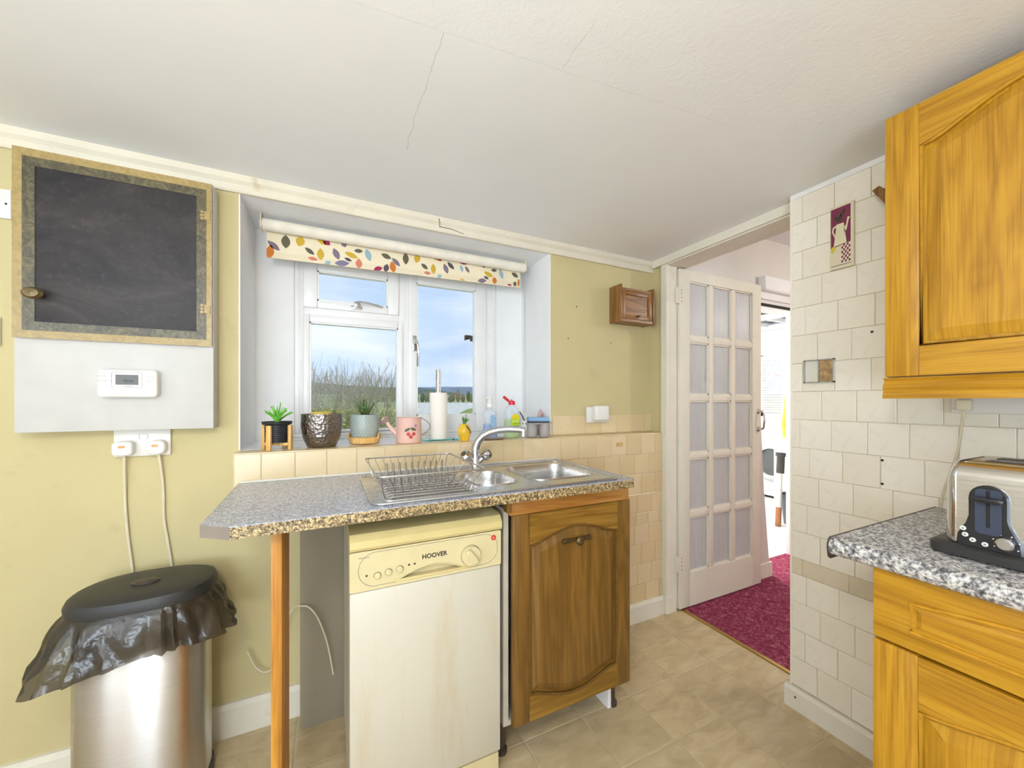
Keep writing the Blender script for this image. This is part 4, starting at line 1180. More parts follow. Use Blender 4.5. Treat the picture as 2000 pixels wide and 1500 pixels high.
def wall_unit(y0, y1, label):
    u = thing('wall_cabinet', label, 'cabinet', (1.50, (y0 + y1) / 2, 1.205), 'golden oak wall cabinets')
    FX = 1.357
    b = MB(); b.box(FX, XP - 0.001, y0 + 0.001, y1 - 0.001, 1.262, 1.948)
    b.build('carcass', M_OAK_Z, u, smooth=0)
    Wd = y1 - y0 - 0.004
    M = frame_M((FX, y1 - 0.002, 1.263), (0, -1, 0), (-1, 0, 0))
    cab_door(u, M, Wd, 0.685, M_OAK_Z, M_OAK_Y, 0.062, 0.0, 0.066, 0.045, 0.075)
    pel = [(FX - 0.022, 1.260), (FX - 0.016, 1.252), (FX - 0.020, 1.246), (FX - 0.027, 1.236), (FX - 0.022, 1.225), (FX - 0.026, 1.218), (FX - 0.027, 1.206), (FX - 0.004, 1.206), (FX, 1.260)]
    b = MB(); b.prism(pel, 'y', y0, y1)
    b.build('pelmet', M_OAK_Y, u, smooth=20)
    return u
wall_unit(-0.008, 0.492, 'golden oak wall cabinet with an arched door, nearest the doorway')
wall_unit(-0.512, -0.012, 'golden oak wall cabinet with an arched door, behind the nearest one')

# ------------------------------------------------------------------ toaster
tz = ZG
ts = thing('toaster', 'four slice brushed steel toaster with black controls', 'toaster', (1.28, 0.17, tz))
TY0, TY1, TX0, TX1 = -0.02, 0.335, 1.172, 1.385
def tsec(x0, x1, z0, z1, r, n=6):
    pts = [(x0, z0)]
    for i in range(n + 1):
        a = math.pi - math.pi / 2 * i / n
        pts.append((x0 + r + r * math.cos(a), z1 - r + r * math.sin(a)))
    for i in range(n + 1):
        a = math.pi / 2 - math.pi / 2 * i / n
        pts.append((x1 - r + r * math.cos(a), z1 - r + r * math.sin(a)))
    return pts + [(x1, z0)]
b = MB(); b.prism(tsec(TX0, TX1, tz + 0.03, tz + 0.192, 0.032), 'y', TY0 + 0.018, TY1 - 0.014)
b.build('shell', M_TOASTSTEEL, ts, smooth=40)
for ya, yb in ((TY1 - 0.018, TY1), (TY0, TY0 + 0.02)):
    rings = []
    for k in range(6):
        f = k / 5
        yy = ya + (yb - ya) * f if yb > 0.1 else yb + (ya - yb) * f
        s = 0.006 * math.sin(f * math.pi / 2) ** 2 if True else 0
        ins = 0.022 * (1 - math.cos(f * math.pi / 2))
        rings.append([(x_, yy, z_) for x_, z_ in tsec(TX0 - 0.003 + ins, TX1 + 0.003 - ins, tz + 0.03, tz + 0.196 - ins, 0.035)])
    b = MB(); b.loft(rings); b.build('end_cap', M_CHROME, ts, smooth=50)
b = MB(); b.prism(rrect(TX0 - 0.018, TX1 + 0.015, TY0 - 0.015, TY1 + 0.022, 0.03), 'z', tz + 0.006, tz + 0.022, inset=0.008, rise=0.006)
b.build('base', M_BLACKPLASTIC, ts, smooth=40)
for x in (TX0 + 0.01, TX1 - 0.02):
    for y in (TY0 + 0.03, TY1 - 0.03):
        MB().lathe([(0, 0), (0.010, 0), (0.010, 0.0085), (0, 0.0085)], (x, y, tz), 10).build('foot', M_DARK, ts)
b = MB(); b.box(TX0 + 0.032, TX1 - 0.032, TY0 + 0.02, TY1 - 0.022, tz + 0.190, tz + 0.1955, 0.002)
b.build('top_plate', brushed('toaster_top_bronze', (0.55, 0.44, 0.26), 'y', 0.22), ts)
for x in (TX0 + 0.052, TX0 + 0.118):
    for y in (TY0 + 0.035, TY0 + 0.185):
        MB().box(x, x + 0.040, y, y + 0.125, tz + 0.1925, tz + 0.1962).build('slot', M_DARK, ts, smooth=0)
        for q in range(3): MB().box(x + 0.008 + q * 0.011, x + 0.010 + q * 0.011, y, y + 0.125, tz + 0.1955, tz + 0.197).build('slot_wire', M_WIRE, ts, smooth=0)
def toaster_panel(yc):
    P = lambda a, c: (yc - a, c)                      # a runs to the right in the picture, towards smaller y
    prof_ = [(-0.043, 0.026), (-0.041, 0.050), (-0.030, 0.074), (-0.026, 0.090), (-0.026, 0.128)]
    arc = [(-0.026 * math.cos(i * math.pi / 10), 0.128 + 0.026 * math.sin(i * math.pi / 10)) for i in range(11)]
    rgt = [(0.026, 0.090), (0.030, 0.074), (0.041, 0.050), (0.043, 0.026)]
    poly = [P(a, tz + c) for a, c in prof_[:-1] + arc + rgt]
    pn = MB().prism(poly, 'x', TX0 + 0.002, TX0 - 0.005, inset=0.003, rise=0.002).build('control_panel', M_BLACKGLOSS, ts, smooth=25)
    ch = [P(a, tz + c) for a, c in [(-0.016, 0.062), (0.016, 0.062), (0.016, 0.146), (-0.016, 0.146)]]
    MB().prism(rrect(yc - 0.017, yc + 0.017, tz + 0.058, tz + 0.146, 0.008), 'x', TX0 - 0.0072, TX0 - 0.0085).build('lever_track', plain('blue_black_plastic', S(58, 66, 84), 0.3), pn, smooth=0)
    MB().box(TX0 - 0.0095, TX0 - 0.0084, yc - 0.0025, yc + 0.0025, tz + 0.072, tz + 0.144).build('lever_slot', M_DARK, pn, smooth=0)
    lv = MB().prism(rrect(yc - 0.021, yc + 0.021, tz + 0.122, tz + 0.131, 0.004), 'x', TX0 - 0.008, TX0 - 0.026, inset=0.002, rise=0.001).build('lever', M_BLACKGLOSS, pn)
    for a, c in ((-0.033, 0.062), (-0.030, 0.050), (-0.020, 0.042), (-0.004, 0.038)):
        bt_ = MB().lathe([(0, 0), (0.0046, 0), (0.0042, -0.002), (0, -0.0022)], (TX0 - 0.0072, yc - a, tz + c), 12, 'x').build('button', M_WHITEPL, pn)
        MB().lathe([(0, 0), (0.0020, 0), (0.0018, -0.0006), (0, -0.0006)], (TX0 - 0.0095, yc - a, tz + c), 10, 'x').build('button_dot', M_INKGREY, bt_)
    kn = MB().lathe([(0, 0), (0.0125, 0), (0.012, -0.010), (0.009, -0.013), (0, -0.013)], (TX0 - 0.0072, yc - 0.022, tz + 0.047), 20, 'x').build('browning_dial', M_CHROME, pn)
    for i in range(6):
        a = math.radians(-30 + i * 48)
        MB().lathe([(0, 0), (0.0013, 0), (0, -0.0005)], (TX0 - 0.0073, yc - 0.022 + 0.0165 * math.cos(a), tz + 0.047 + 0.0165 * math.sin(a)), 6, 'x').build('dial_mark', M_WHITEPL, pn)
toaster_panel(0.272)
toaster_panel(0.075)

# ------------------------------------------------------------------ things on the tiled pier
sk = thing('wall_socket_strip', 'white socket box on the tiles below the wall cabinet', 'socket', (XP, 0.36, 1.165))
MB().box(XP - 0.032, XP - 0.0005, 0.20, 0.448, 1.165, 1.208, 0.003).build('back_box', M_WHITEPL, sk)
MB().box(XP - 0.050, XP - 0.032, 0.405, 0.435, 1.172, 1.204, 0.005).build('plug', M_IVORYPL, sk)
MB().box(XP - 0.046, XP - 0.032, 0.27, 0.29, 1.160, 1.206, 0.003).build('clip', M_IVORYPL, sk)
cable('hanging_cord', [(XP - 0.045, 0.420, 1.172), (XP - 0.040, 0.426, 1.12), (XP - 0.03, 0.435, 1.06), (XP - 0.022, 0.452, 0.99), (XP - 0.016, 0.468, 0.93), (XP - 0.012, 0.474, ZG + 0.004)], 0.003, 'thin cream cord hanging down the tiles beside the toaster')

pq = thing('wall_plaque', 'painted tile plaque of a cream coffee pot on maroon', 'plaque', (XP, 0.718, 1.672))
PY0, PY1, PZ0, PZ1 = 0.684, 0.754, 1.672, 1.898
FXq = XP - 0.012
MB().box(FXq, XP - 0.0005, PY0, PY1, PZ0, PZ1, 0.002).build('slab', M_IVORYPL, pq)
def pq_poly(name, pts, mat, d):
    # s: 0..1 left to right in the picture, v: 0..1 bottom to top
    P = [(PY1 - s * (PY1 - PY0), PZ0 + v * (PZ1 - PZ0)) for s, v in pts]
    MB().prism(P, 'x', FXq - 0.0002, FXq - 0.0004 - d * 0.0003).build(name, mat, pq, smooth=0)
M_MAROON = plain('maroon_glaze', S(128, 46, 78), 0.4); M_POT = plain('cream_glaze', S(232, 224, 190), 0.35); M_LEAF = plain('dark_green_glaze', S(62, 74, 44), 0.5, var=0.3, nscale=60)
M_LEMON = plain('lemon_glaze', S(216, 196, 44), 0.4)
pq_poly('painted_ground', [(0.05, 0.34), (0.88, 0.38), (0.88, 0.965), (0.05, 0.955)], M_MAROON, 1)
pq_poly('painted_pot', [(0.18, 0.36), (0.72, 0.38), (0.60, 0.70), (0.30, 0.70)], M_POT, 3)
pq_poly('painted_spout', [(0.60, 0.55), (0.72, 0.58), (0.80, 0.72), (0.86, 0.76), (0.76, 0.77), (0.70, 0.66), (0.62, 0.62)], M_POT, 3)
pq_poly('painted_handle', [(0.30, 0.69), (0.14, 0.67), (0.10, 0.60), (0.22, 0.50), (0.25, 0.53), (0.16, 0.60), (0.19, 0.645), (0.30, 0.66)], M_POT, 3)
for s, v, w_ in ((0.34, 0.78, 0.06), (0.44, 0.76, 0.07), (0.52, 0.83, 0.07), (0.60, 0.88, 0.06), (0.24, 0.80, 0.05), (0.46, 0.82, 0.06)):
    pq_poly('painted_leaf', [(s - w_, v), (s, v - 0.05), (s + w_, v + 0.01), (s, v + 0.05)], M_LEAF, 4)
pq_poly('painted_lemon', [(0.04, 0.29), (0.12, 0.27), (0.24, 0.31), (0.22, 0.36), (0.10, 0.36)], M_LEMON, 4)
for i in range(5):
    for j in range(8):
        if (i + j) % 2 == 0:
            s, v = 0.50 + i * 0.076, 0.08 + j * 0.036
            pq_poly('painted_check', [(s, v), (s + 0.07, v + 0.005), (s + 0.07, v + 0.037), (s, v + 0.033)], M_MAROON, 2)
MB().box(FXq - 0.0009, FXq, PY0 + 0.006, PY1 - 0.004, PZ0 + 0.010, PZ0 + 0.0125).build('painted_line', M_INKGREY, pq, smooth=0)

fr = thing('framed_wall_plate', 'small steel framed double plate on the tiles, one half brown', 'switch', (XP, 0.79, 1.268))
b = MB()
for (a0, a1, c0, c1) in ((0.742, 0.746, 1.268, 1.354), (0.835, 0.839, 1.268, 1.354), (0.742, 0.839, 1.268, 1.272), (0.742, 0.839, 1.350, 1.354), (0.788, 0.7915, 1.268, 1.354)):
    b.box(XP - 0.013, XP - 0.0005, a0, a1, c0, c1)
b.build('frame', M_STEEL, fr, smooth=0)
MB().box(XP - 0.006, XP - 0.0005, 0.7915, 0.835, 1.272, 1.350).build('plate', plain('pale_plate', S(222, 220, 208), 0.5), fr, smooth=0)
MB().box(XP - 0.007, XP - 0.0005, 0.746, 0.788, 1.272, 1.350).build('plate', plain('cork_brown', S(178, 146, 104), 0.8, var=0.35, nscale=60), fr, smooth=0, label='crumbly brown half')
for px, py in ((1703, 648), (1723, 899), (1723, 945)):
    p = at(px, py, X=XP)
    MB().lathe([(0, 0), (0.0042, 0), (0.0036, -0.0012), (0, -0.0014)], (XP, p.y, p.z), 10, 'x').build('wall_plug', M_DARK, smooth=30, label={648: 'dark screw hole in the tiles beside the wall cabinet', 899: 'upper dark screw hole in the tiles by the worktop', 945: 'lower dark screw hole in the tiles by the worktop'}[py], cat='screw hole')
for px, py, lab in ((1110, 661, 'small dark nail hole in the yellow wall right of the window'), (1193, 670, 'small dark nail hole in the yellow wall under the little cupboard'), (1126, 599, 'faint upper nail hole in the yellow wall')):
    p = at(px, py, Y=YW)
    MB().lathe([(0, 0), (0.0034, 0), (0.003, -0.0008), (0, -0.001)], (p.x, YW, p.z), 8, 'y', 1.0, 1.4).build('nail_hole', M_DARKTRIM, smooth=30, label=lab, cat='nail hole')
hk = thing('wooden_rack', 'brown wooden rack end leaning behind the wall cabinet', 'rack', (1.64, 0.55, 1.70))
b = MB(); b.prism([(0.618, 1.885), (0.600, 1.893), (0.50, 1.72), (0.50, 1.68)], 'x', 1.60, 1.625); b.build('side', M_BOXWOOD_Z, hk, smooth=0)
b = MB(); b.prism([(0.605, 1.888), (0.585, 1.893), (0.49, 1.72), (0.49, 1.69)], 'x', 1.628, 1.652); b.build('side', M_BOXWOOD_Z, hk, smooth=0)

# little cupboard, plug-in device and sticker on the back wall
kc = thing('key_cupboard', 'small chestnut wooden wall cupboard beside the door frame', 'cupboard', (1.535, YW, 1.625))
MB().box(1.412, 1.424, 1.595, YW - 0.001, 1.628, 1.828, 0.001).build('side', M_BOXWOOD_Z, kc)
MB().box(1.646, 1.658, 1.595, YW - 0.001, 1.628, 1.828, 0.001).build('side', M_BOXWOOD_Z, kc)
MB().box(1.424, 1.646, 1.602, YW - 0.001, 1.800, 1.812).build('top', M_BOXWOOD_X, kc, smooth=0)
MB().box(1.418, 1.652, 1.598, YW - 0.001, 1.630, 1.644).build('bottom', M_BOXWOOD_X, kc, smooth=0)
MB().box(1.424, 1.646, YW - 0.012, YW - 0.001, 1.644, 1.800).build('back', M_BOXWOOD_X, kc, smooth=0)
dk = MB().box(1.426, 1.644, 1.606, 1.616, 1.646, 1.799).build('door', M_BOXWOOD_X, kc, smooth=0)
for (x0, x1, z0, z1, m_) in ((1.426, 1.452, 1.646, 1.799, M_BOXWOOD_Z), (1.618, 1.644, 1.646, 1.799, M_BOXWOOD_Z), (1.452, 1.618, 1.646, 1.668, M_BOXWOOD_X), (1.452, 1.618, 1.777, 1.799, M_BOXWOOD_X)):
    MB().box(x0, x1, 1.600, 1.607, z0, z1, 0.001).build('door_frame', m_, dk)
b = MB(); b.lathe([(0, 0), (0.008, 0), (0.005, -0.008), (0.008, -0.016), (0, -0.018)], (1.535, 1.600, 1.662), 12, 'y'); b.build('knob', M_OLDBRASS, dk)

ws = thing('wall_socket', 'white double socket with a plug-in device above the ledge', 'socket', (1.32, YW, 1.085))
MB().box(1.247, 1.393, YW - 0.016, YW - 0.0075, 1.083, 1.167, 0.003).build('face_plate', M_WHITEPL, ws)
MB().box(1.274, 1.366, YW - 0.062, YW - 0.0165, 1.094, 1.176, 0.012, 3).build('plug_in_device', M_WHITEPL, ws)
for z in (1.11, 1.135): MB().lathe([(0, 0), (0.003, 0), (0, -0.001)], (1.380, YW - 0.016, z), 8, 'y').build('screw', M_DARK, ws)
p = at(1210, 868, Y=YP)
MB().box(p.x - 0.022, p.x + 0.022, YP - 0.002, YP - 0.0005, p.z - 0.011, p.z + 0.011).build('sticker', plain('tan_sticker', S(206, 172, 110), 0.6, var=0.2, nscale=60), smooth=0, label='small tan sticker on a peach tile', cat='sticker')

# ================================================================== ROLLER BLIND
BYF = 1.862
bl = thing('roller_blind', 'cream roller blind printed with colourful leaves, rolled up', 'blind', (0.36, 1.86, 1.79))
M_FAB = plain('cream_blind_fabric', S(238, 226, 196), 0.8, var=0.02)
M_FABBACK = plain('faded_blind_back', S(236, 228, 212), 0.85, var=0.05, nscale=16)
bzL, bzR = 1.792, 1.815
bX0, bX1 = -0.226, 0.945
b = MB(); b.lathe([(0, 0), (0.024, 0), (0.024, bX1 - bX0 + 0.02), (0, bX1 - bX0 + 0.02)], (bX0 - 0.01, 1.836, 1.916), 20, 'x'); b.build('roll', M_FABBACK, bl, smooth=40)
rr_ = []
for k, (dy, z_) in enumerate([(0.0, None)]): pass
b = MB(); b.faces([(bX0, BYF, bzL), (bX1, BYF, bzR), (bX1, BYF, 1.916), (bX0, BYF, 1.916), (bX0, BYF + 0.0012, bzL), (bX1, BYF + 0.0012, bzR), (bX1, BYF + 0.0012, 1.916), (bX0, BYF + 0.0012, 1.916)],
                   [(0, 1, 2, 3), (4, 5, 6, 7), (0, 1, 5, 4), (1, 2, 6, 5), (2, 3, 7, 6), (3, 0, 4, 7)]); b.build('fabric', M_FAB, bl, smooth=0)
b = MB(); b.faces([(bX0, BYF - 0.001, bzL), (bX1, BYF - 0.001, bzR), (bX1, BYF - 0.001, bzR + 0.026), (bX0, BYF - 0.001, bzL + 0.026), (bX0, BYF + 0.004, bzL), (bX1, BYF + 0.004, bzR), (bX1, BYF + 0.004, bzR + 0.026), (bX0, BYF + 0.004, bzL + 0.026)],
                   [(0, 1, 2, 3), (4, 5, 6, 7), (0, 1, 5, 4), (1, 2, 6, 5), (2, 3, 7, 6), (3, 0, 4, 7)]); b.build('hem', plain('cream_hem', S(232, 218, 188), 0.8, var=0.02), bl, smooth=0)
LC = {'o': S(206, 118, 44), 'g': S(100, 94, 74), 'm': S(206, 170, 54), 'p': S(128, 114, 128), 'c': S(160, 36, 84), 'b': S(152, 180, 192), 's': S(214, 128, 102), 'd': S(86, 78, 88), 'v': S(126, 122, 150)}
LM = {k: plain('leaf_print_' + k, v, 0.8, var=0.03) for k, v in LC.items()}
leaves = [(488, 450, 165, 48, 90, 'g'), (665, 445, 130, 48, 75, 'm'), (340, 498, 165, 34, -38, 'p'), (293, 575, 180, 44, 80, 'o'), (780, 565, 125, 26, -35, 'g'), (912, 603, 145, 38, 90, 'm'),
          (930, 455, 110, 26, -28, 'm'), (985, 455, 100, 34, -40, 'c'), (820, 658, 112, 22, -5, 's'), (1000, 710, 80, 26, 35, 'b'), (1105, 600, 145, 36, -65, 'p'), (1290, 615, 160, 30, -18, 'm'),
          (1376, 563, 100, 24, 5, 'g'), (1495, 613, 155, 36, -72, 'b'), (1250, 668, 90, 19, -18, 'd'), (1175, 713, 168, 36, 8, 'v'), (1381, 718, 125, 38, 90, 's'), (1200, 483, 72, 32, -70, 'p'),
          (1615, 780, 110, 28, 22, 'c'), (1715, 772, 105, 32, 75, 'd'), (1795, 760, 140, 36, -80, 'o'), (1835, 700, 130, 28, -42, 'p'), (1715, 628, 125, 30, -18, 'g')]
leaves = [(480 + x / 6.25, 400 + y / 6.25, l / 6.25, w / 6.25, a, c) for x, y, l, w, a, c in leaves]
l6 = [(78, 408, 145, 36, 90, 'g'), (218, 405, 110, 38, 75, 'm'), (308, 503, 100, 24, -35, 'g'), (415, 533, 125, 30, 90, 'm'), (342, 582, 85, 20, -4, 's'), (490, 622, 66, 22, 35, 'b'), (440, 402, 80, 20, -28, 'm'),
      (485, 408, 76, 24, -40, 'c'), (568, 530, 125, 30, -68, 'p'), (628, 493, 115, 25, -42, 'd'), (785, 458, 110, 22, 2, 'c'), (760, 528, 85, 20, -72, 'b'), (829, 540, 90, 20, -55, 'p'),
      (1026, 492, 60, 20, -60, 'd'), (1087, 598, 125, 27, -22, 'm'), (1061, 640, 68, 16, -18, 'd'), (1156, 550, 78, 19, 5, 'g'), (1245, 595, 130, 27, -75, 'b'), (1010, 676, 118, 27, 10, 'p'), (1162, 675, 86, 30, 90, 'o'),
      (1411, 608, 100, 25, -25, 'g'), (1345, 727, 62, 11, 4, 'c'), (1410, 716, 62, 23, 80, 'g'), (1455, 700, 96, 16, 88, 'o'), (768, 663, 74, 10, -8, 'm')]
leaves += [(780 + x / 6.25, 440 + y / 6.25, l / 6.25, w / 6.25, a, c) for x, y, l, w, a, c in l6]
for x, y, L_, w_, ang, ck in leaves:
    p = at(x, y, Y=BYF - 0.0015)
    dd = p.x * math.sin(YAW) + p.y * math.cos(YAW)
    Lm, Wm = L_ * dd / FPX / 2, w_ * dd / FPX
    a = math.radians(ang)
    pts = []
    n_ = 9
    for i in range(n_):
        t_ = i / (n_ - 1); pts.append((Lm * (2 * t_ - 1), Wm * math.sin(math.pi * t_) ** 0.85))
    for i in range(n_ - 2, 0, -1):
        t_ = i / (n_ - 1); pts.append((Lm * (2 * t_ - 1), -Wm * math.sin(math.pi * t_) ** 0.85))
    poly = []
    for s_, q_ in pts:
        X_ = p.x + s_ * math.cos(a) - q_ * math.sin(a); Z_ = p.z + s_ * math.sin(a) + q_ * math.cos(a)
        zb = bzL + (bzR - bzL) * (X_ - bX0) / (bX1 - bX0)
        poly.append((min(max(X_, bX0), bX1), max(min(Z_, 1.91), zb)))
    MB().prism(poly, 'y', BYF - 0.0013, BYF - 0.0017).build('printed_leaf', LM[ck], bl, smooth=0)
for x in (bX0 - 0.014, bX1 + 0.012):
    b = MB(); b.box(x - 0.002, x + 0.002, 1.812, 1.87, 1.893, ZT, 0.001); b.lathe([(0, -0.004), (0.02, -0.004), (0.02, 0.004), (0, 0.004)], (x, 1.836, 1.916), 14, 'x'); b.build('bracket', M_IVORYPL, bl)
b = MB()
for s in (-0.006, 0.006):
    b.tube([(bX1 + 0.022, 1.850 + s, 1.918), (bX1 + 0.022, 1.850 + s, 1.50), (bX1 + 0.024, 1.850 + s, 1.14)], 0.0014, 5)
b.build('bead_chain', plain('chain_grey', S(176, 168, 166), 0.4, 0.4), bl, label='thin bead chain')

# ================================================================== THINGS ON THE SILL
zs = ZS + 0.0008
def blade_plant(name, parent, mat, cx, cy, z0, n, h, spread, w):
    b = MB()
    for i in range(n):
        a = 2 * math.pi * i / n * 2.4 + random.uniform(-0.3, 0.3)
        sp_ = spread * (0.15 + 0.85 * (i / n)); hh = h * (1.0 - 0.45 * (i / n)) * random.uniform(0.9, 1.1)
        dx, dy = math.cos(a), math.sin(a)
        rings = []
        for k in range(6):
            t_ = k / 5
            r = sp_ * t_ ** 1.7; z = z0 + hh * (t_ - 0.18 * t_ * t_ * (i / n))
            ww = w * (1 - t_) ** 0.8 * (0.7 + 0.6 * t_) + 0.0004
            px_, py_ = cx + dx * r + dx * 0.004, cy + dy * r + dy * 0.004
            rings.append([(px_ - dy * ww, py_ + dx * ww, z), (px_ + dx * 0.001, py_ + dy * 0.001, z - 0.002), (px_ + dy * ww, py_ - dx * ww, z), (px_ - dx * 0.002, py_ - dy * 0.002, z + 0.0005)])
        b.loft(rings)
    return b.build(name, mat, parent, smooth=60)
M_LIME = plain('bright_green_leaf', S(112, 190, 62), 0.4, var=0.3, nscale=40)
M_SOIL = plain('potting_soil', S(60, 52, 46), 0.9, var=0.4, nscale=90)
M_PEBBLE = plain('grey_gravel', S(170, 166, 166), 0.8, var=0.4, nscale=140, bump=0.8, bscale=160)
# 1 black pot on a bamboo stand
cx, cy = -0.168, 1.660
pa = thing('potted_succulent', 'spiky green plant in a black pot on a bamboo stand', 'potted plant', (cx, cy, zs))
b = MB(); b.lathe([(0, 0.026), (0.036, 0.026), (0.040, 0.090), (0.048, 0.094), (0.050, 0.103), (0.045, 0.103), (0.043, 0.094), (0, 0.094)], (cx, cy, zs), 28); b.build('pot', plain('black_ribbed_pot', S(34, 33, 40), 0.5), pa, smooth=40)
b = MB()
for k in range(7): b.tube([(cx + (0.0372 + 0.0005 * k) * math.cos(j * math.pi / 14), cy + (0.0372 + 0.0005 * k) * math.sin(j * math.pi / 14), zs + 0.034 + k * 0.008) for j in range(28)], 0.0012, 5, True)
b.build('pot_ribs', plain('black_rib', S(40, 39, 46), 0.5), pa, smooth=60)
MB().lathe([(0, 0.097), (0.043, 0.096), (0.043, 0.094), (0, 0.094)], (cx, cy, zs), 20).build('gravel', M_PEBBLE, pa)
for i in range(4):
    a = math.radians(45 + 90 * i - 25.7 + 45)
    M = Matrix.Translation((cx, cy, zs)) @ Matrix.Rotation(a, 4, 'Z')
    MB(M).box(0.043, 0.054, -0.008, 0.008, 0, 0.090, 0.001).build('stand_leg', M_BAMBOO, pa)
for a in (0, 90):
    M = Matrix.Translation((cx, cy, zs)) @ Matrix.Rotation(math.radians(a - 25.7), 4, 'Z')
    MB(M).box(-0.044, 0.044, -0.006, 0.006, 0.014 + a * 0.0001, 0.025, 0.001).build('stand_bar', M_BAMBOO, pa)
blade_plant('leaves', pa, M_LIME, cx, cy, zs + 0.094, 26, 0.078, 0.055, 0.0055)
# 2 hammered pewter pot
t = NT('hammered_pewter')
v = t.n('ShaderNodeTexVoronoi', {'Vector': t.coord(), 'Scale': 95.0})
M_HAMMER = t.bsdf((0.27, 0.24, 0.22), 0.28, 1.0, t.bump(v.outputs['Distance'], 0.7, 0.004))
cx, cy = -0.020, 1.690
pb = thing('hammered_pot', 'round hammered pewter pot with a yellow rimmed candle', 'pot', (cx, cy, zs))
b = MB(); b.lathe([(0, 0), (0.050, 0), (0.055, 0.008), (0.068, 0.040), (0.074, 0.080), (0.073, 0.128), (0.070, 0.128), (0.070, 0.085), (0.06, 0.04), (0, 0.03)], (cx, cy, zs), 40); b.build('bowl', M_HAMMER, pb, smooth=60)
MB().lathe([(0, 0.09), (0.036, 0.09), (0.040, 0.134), (0.034, 0.136), (0.030, 0.125), (0, 0.125)], (cx, cy, zs), 24).build('candle', plain('yellow_wax', S(222, 196, 92), 0.5), pb)
# 3 dotted pot in a bamboo cradle
cx, cy = 0.142, 1.730
pc = thing('dotted_pot', 'grey green pot with white dots and a leafy plant on bamboo base', 'potted plant', (cx, cy, zs))
prof3 = [(0, 0.016), (0.040, 0.016), (0.052, 0.028), (0.058, 0.070), (0.055, 0.122), (0.051, 0.122), (0.053, 0.07), (0.045, 0.03), (0, 0.10)]
b = MB(); b.lathe(prof3[:-1] + [(0.0, 0.03)], (cx, cy, zs), 40); b.build('pot', plain('sage_glaze', S(158, 170, 164), 0.35, var=0.04), pc, smooth=60)
MB().lathe([(0, 0.112), (0.0525, 0.112), (0.0525, 0.108), (0, 0.108)], (cx, cy, zs), 24).build('soil', M_SOIL, pc)
b = MB()
def r3(z): 
    for (ra, za), (rb_, zb_) in zip(prof3[1:4], prof3[2:5]):
        if za <= z <= zb_: return ra + (rb_ - ra) * (z - za) / (zb_ - za)
    return 0.055
for j in range(9):
    z = 0.028 + j * 0.0105
    for i in range(26):
        a = 2 * math.pi * (i + 0.5 * (j % 2)) / 26
        r = r3(z) + 0.0002
        M = Matrix.Translation((cx + r * math.cos(a), cy + r * math.sin(a), zs + z)) @ Matrix.Rotation(a, 4, 'Z')
        q_ = [M @ Vector((0.0003, 0.0017 * math.cos(k * math.pi / 3), 0.0017 * math.sin(k * math.pi / 3))) for k in range(6)]
        b.faces([tuple(w_) for w_ in q_], [(0, 1, 2, 3, 4, 5)])
b.build('painted_dots', plain('white_dots', S(226, 224, 206), 0.5), pc, smooth=0, kind='stuff')
b = MB(); b.lathe([(0, 0), (0.050, 0), (0.060, 0.004), (0.0615, 0.026), (0.054, 0.030), (0.045, 0.018), (0, 0.015)], (cx, cy, zs), 32)
b.build('cradle', M_BAMBOO, pc, smooth=40)
for a in (155, -25):
    M = Matrix.Translation((cx, cy, zs)) @ Matrix.Rotation(math.radians(a), 4, 'Z')
    MB(M).prism([(-0.018, 0.02), (0.018, 0.02), (0.012, 0.044), (-0.012, 0.044)], 'x', 0.0585, 0.064).build('cradle_arm', M_BAMBOO, pc, smooth=0)
b = MB(); bl_ = MB()
for i in range(30):
    a = random.uniform(0, 6.28); s_ = random.uniform(0.1, 1)
    tip = Vector((cx + 0.05 * s_ * math.cos(a), cy + 0.05 * s_ * math.sin(a), zs + 0.112 + random.uniform(0.03, 0.085) * (1.15 - 0.5 * s_)))
    base = Vector((cx + 0.01 * math.cos(a), cy + 0.01 * math.sin(a), zs + 0.11))
    b.tube([base, (base + tip) / 2 + Vector((0, 0, 0.008)), tip], 0.0009, 4)
    for k in range(9):
        p_ = base.lerp(tip, 0.35 + 0.65 * k / 8) + Vector((random.uniform(-0.006, 0.006), random.uniform(-0.006, 0.006), random.uniform(-0.004, 0.006)))
        M = Matrix.Translation(p_) @ Matrix.Rotation(random.uniform(0, 6.28), 4, 'Z') @ Matrix.Rotation(random.uniform(-1, 1), 4, 'X')
        bl_.M = M
        bl_.faces([(-0.0045, 0, 0), (0, -0.0025, 0.001), (0.0055, 0, 0), (0, 0.0025, 0.001)], [(0, 1, 2, 3)])
bl_.M = None
b.build('stems', plain('brown_stem', S(84, 76, 50), 0.7), pc); bl_.build('foliage', plain('mid_green_leaf', S(112, 170, 84), 0.5, var=0.35, nscale=60), pc, smooth=0, kind='stuff')
# 4 pink watering can
cx, cy = 0.318, 1.690
pd = thing('watering_can', 'small pink watering can painted with red cherries', 'watering can', (cx, cy, zs))
M_PINK = plain('pink_enamel', S(232, 190, 176), 0.4, var=0.03)
b = MB(); b.lathe([(0, 0), (0.053, 0), (0.0545, 0.003), (0.052, 0.104), (0.0535, 0.108), (0.050, 0.108), (0.048, 0.10), (0, 0.02)], (cx, cy, zs), 36); b.build('body', M_PINK, pd, smooth=50)
u_ = Vector((-math.cos(YAW), math.sin(YAW), 0))     # to the left in the picture
c_ = Vector((cx, cy, zs))
pts = [c_ + u_ * 0.048 + Vector((0, 0, 0.032)), c_ + u_ * 0.072 + Vector((0, 0, 0.055)), c_ + u_ * 0.098 + Vector((0, 0, 0.088))]
b = MB(); b.tube(pts, 0.0125, 10, r1=0.007); b.build('spout', M_PINK, pd, smooth=60)
ax = (u_ * 0.75 + Vector((0, 0, 0.66))).normalized()
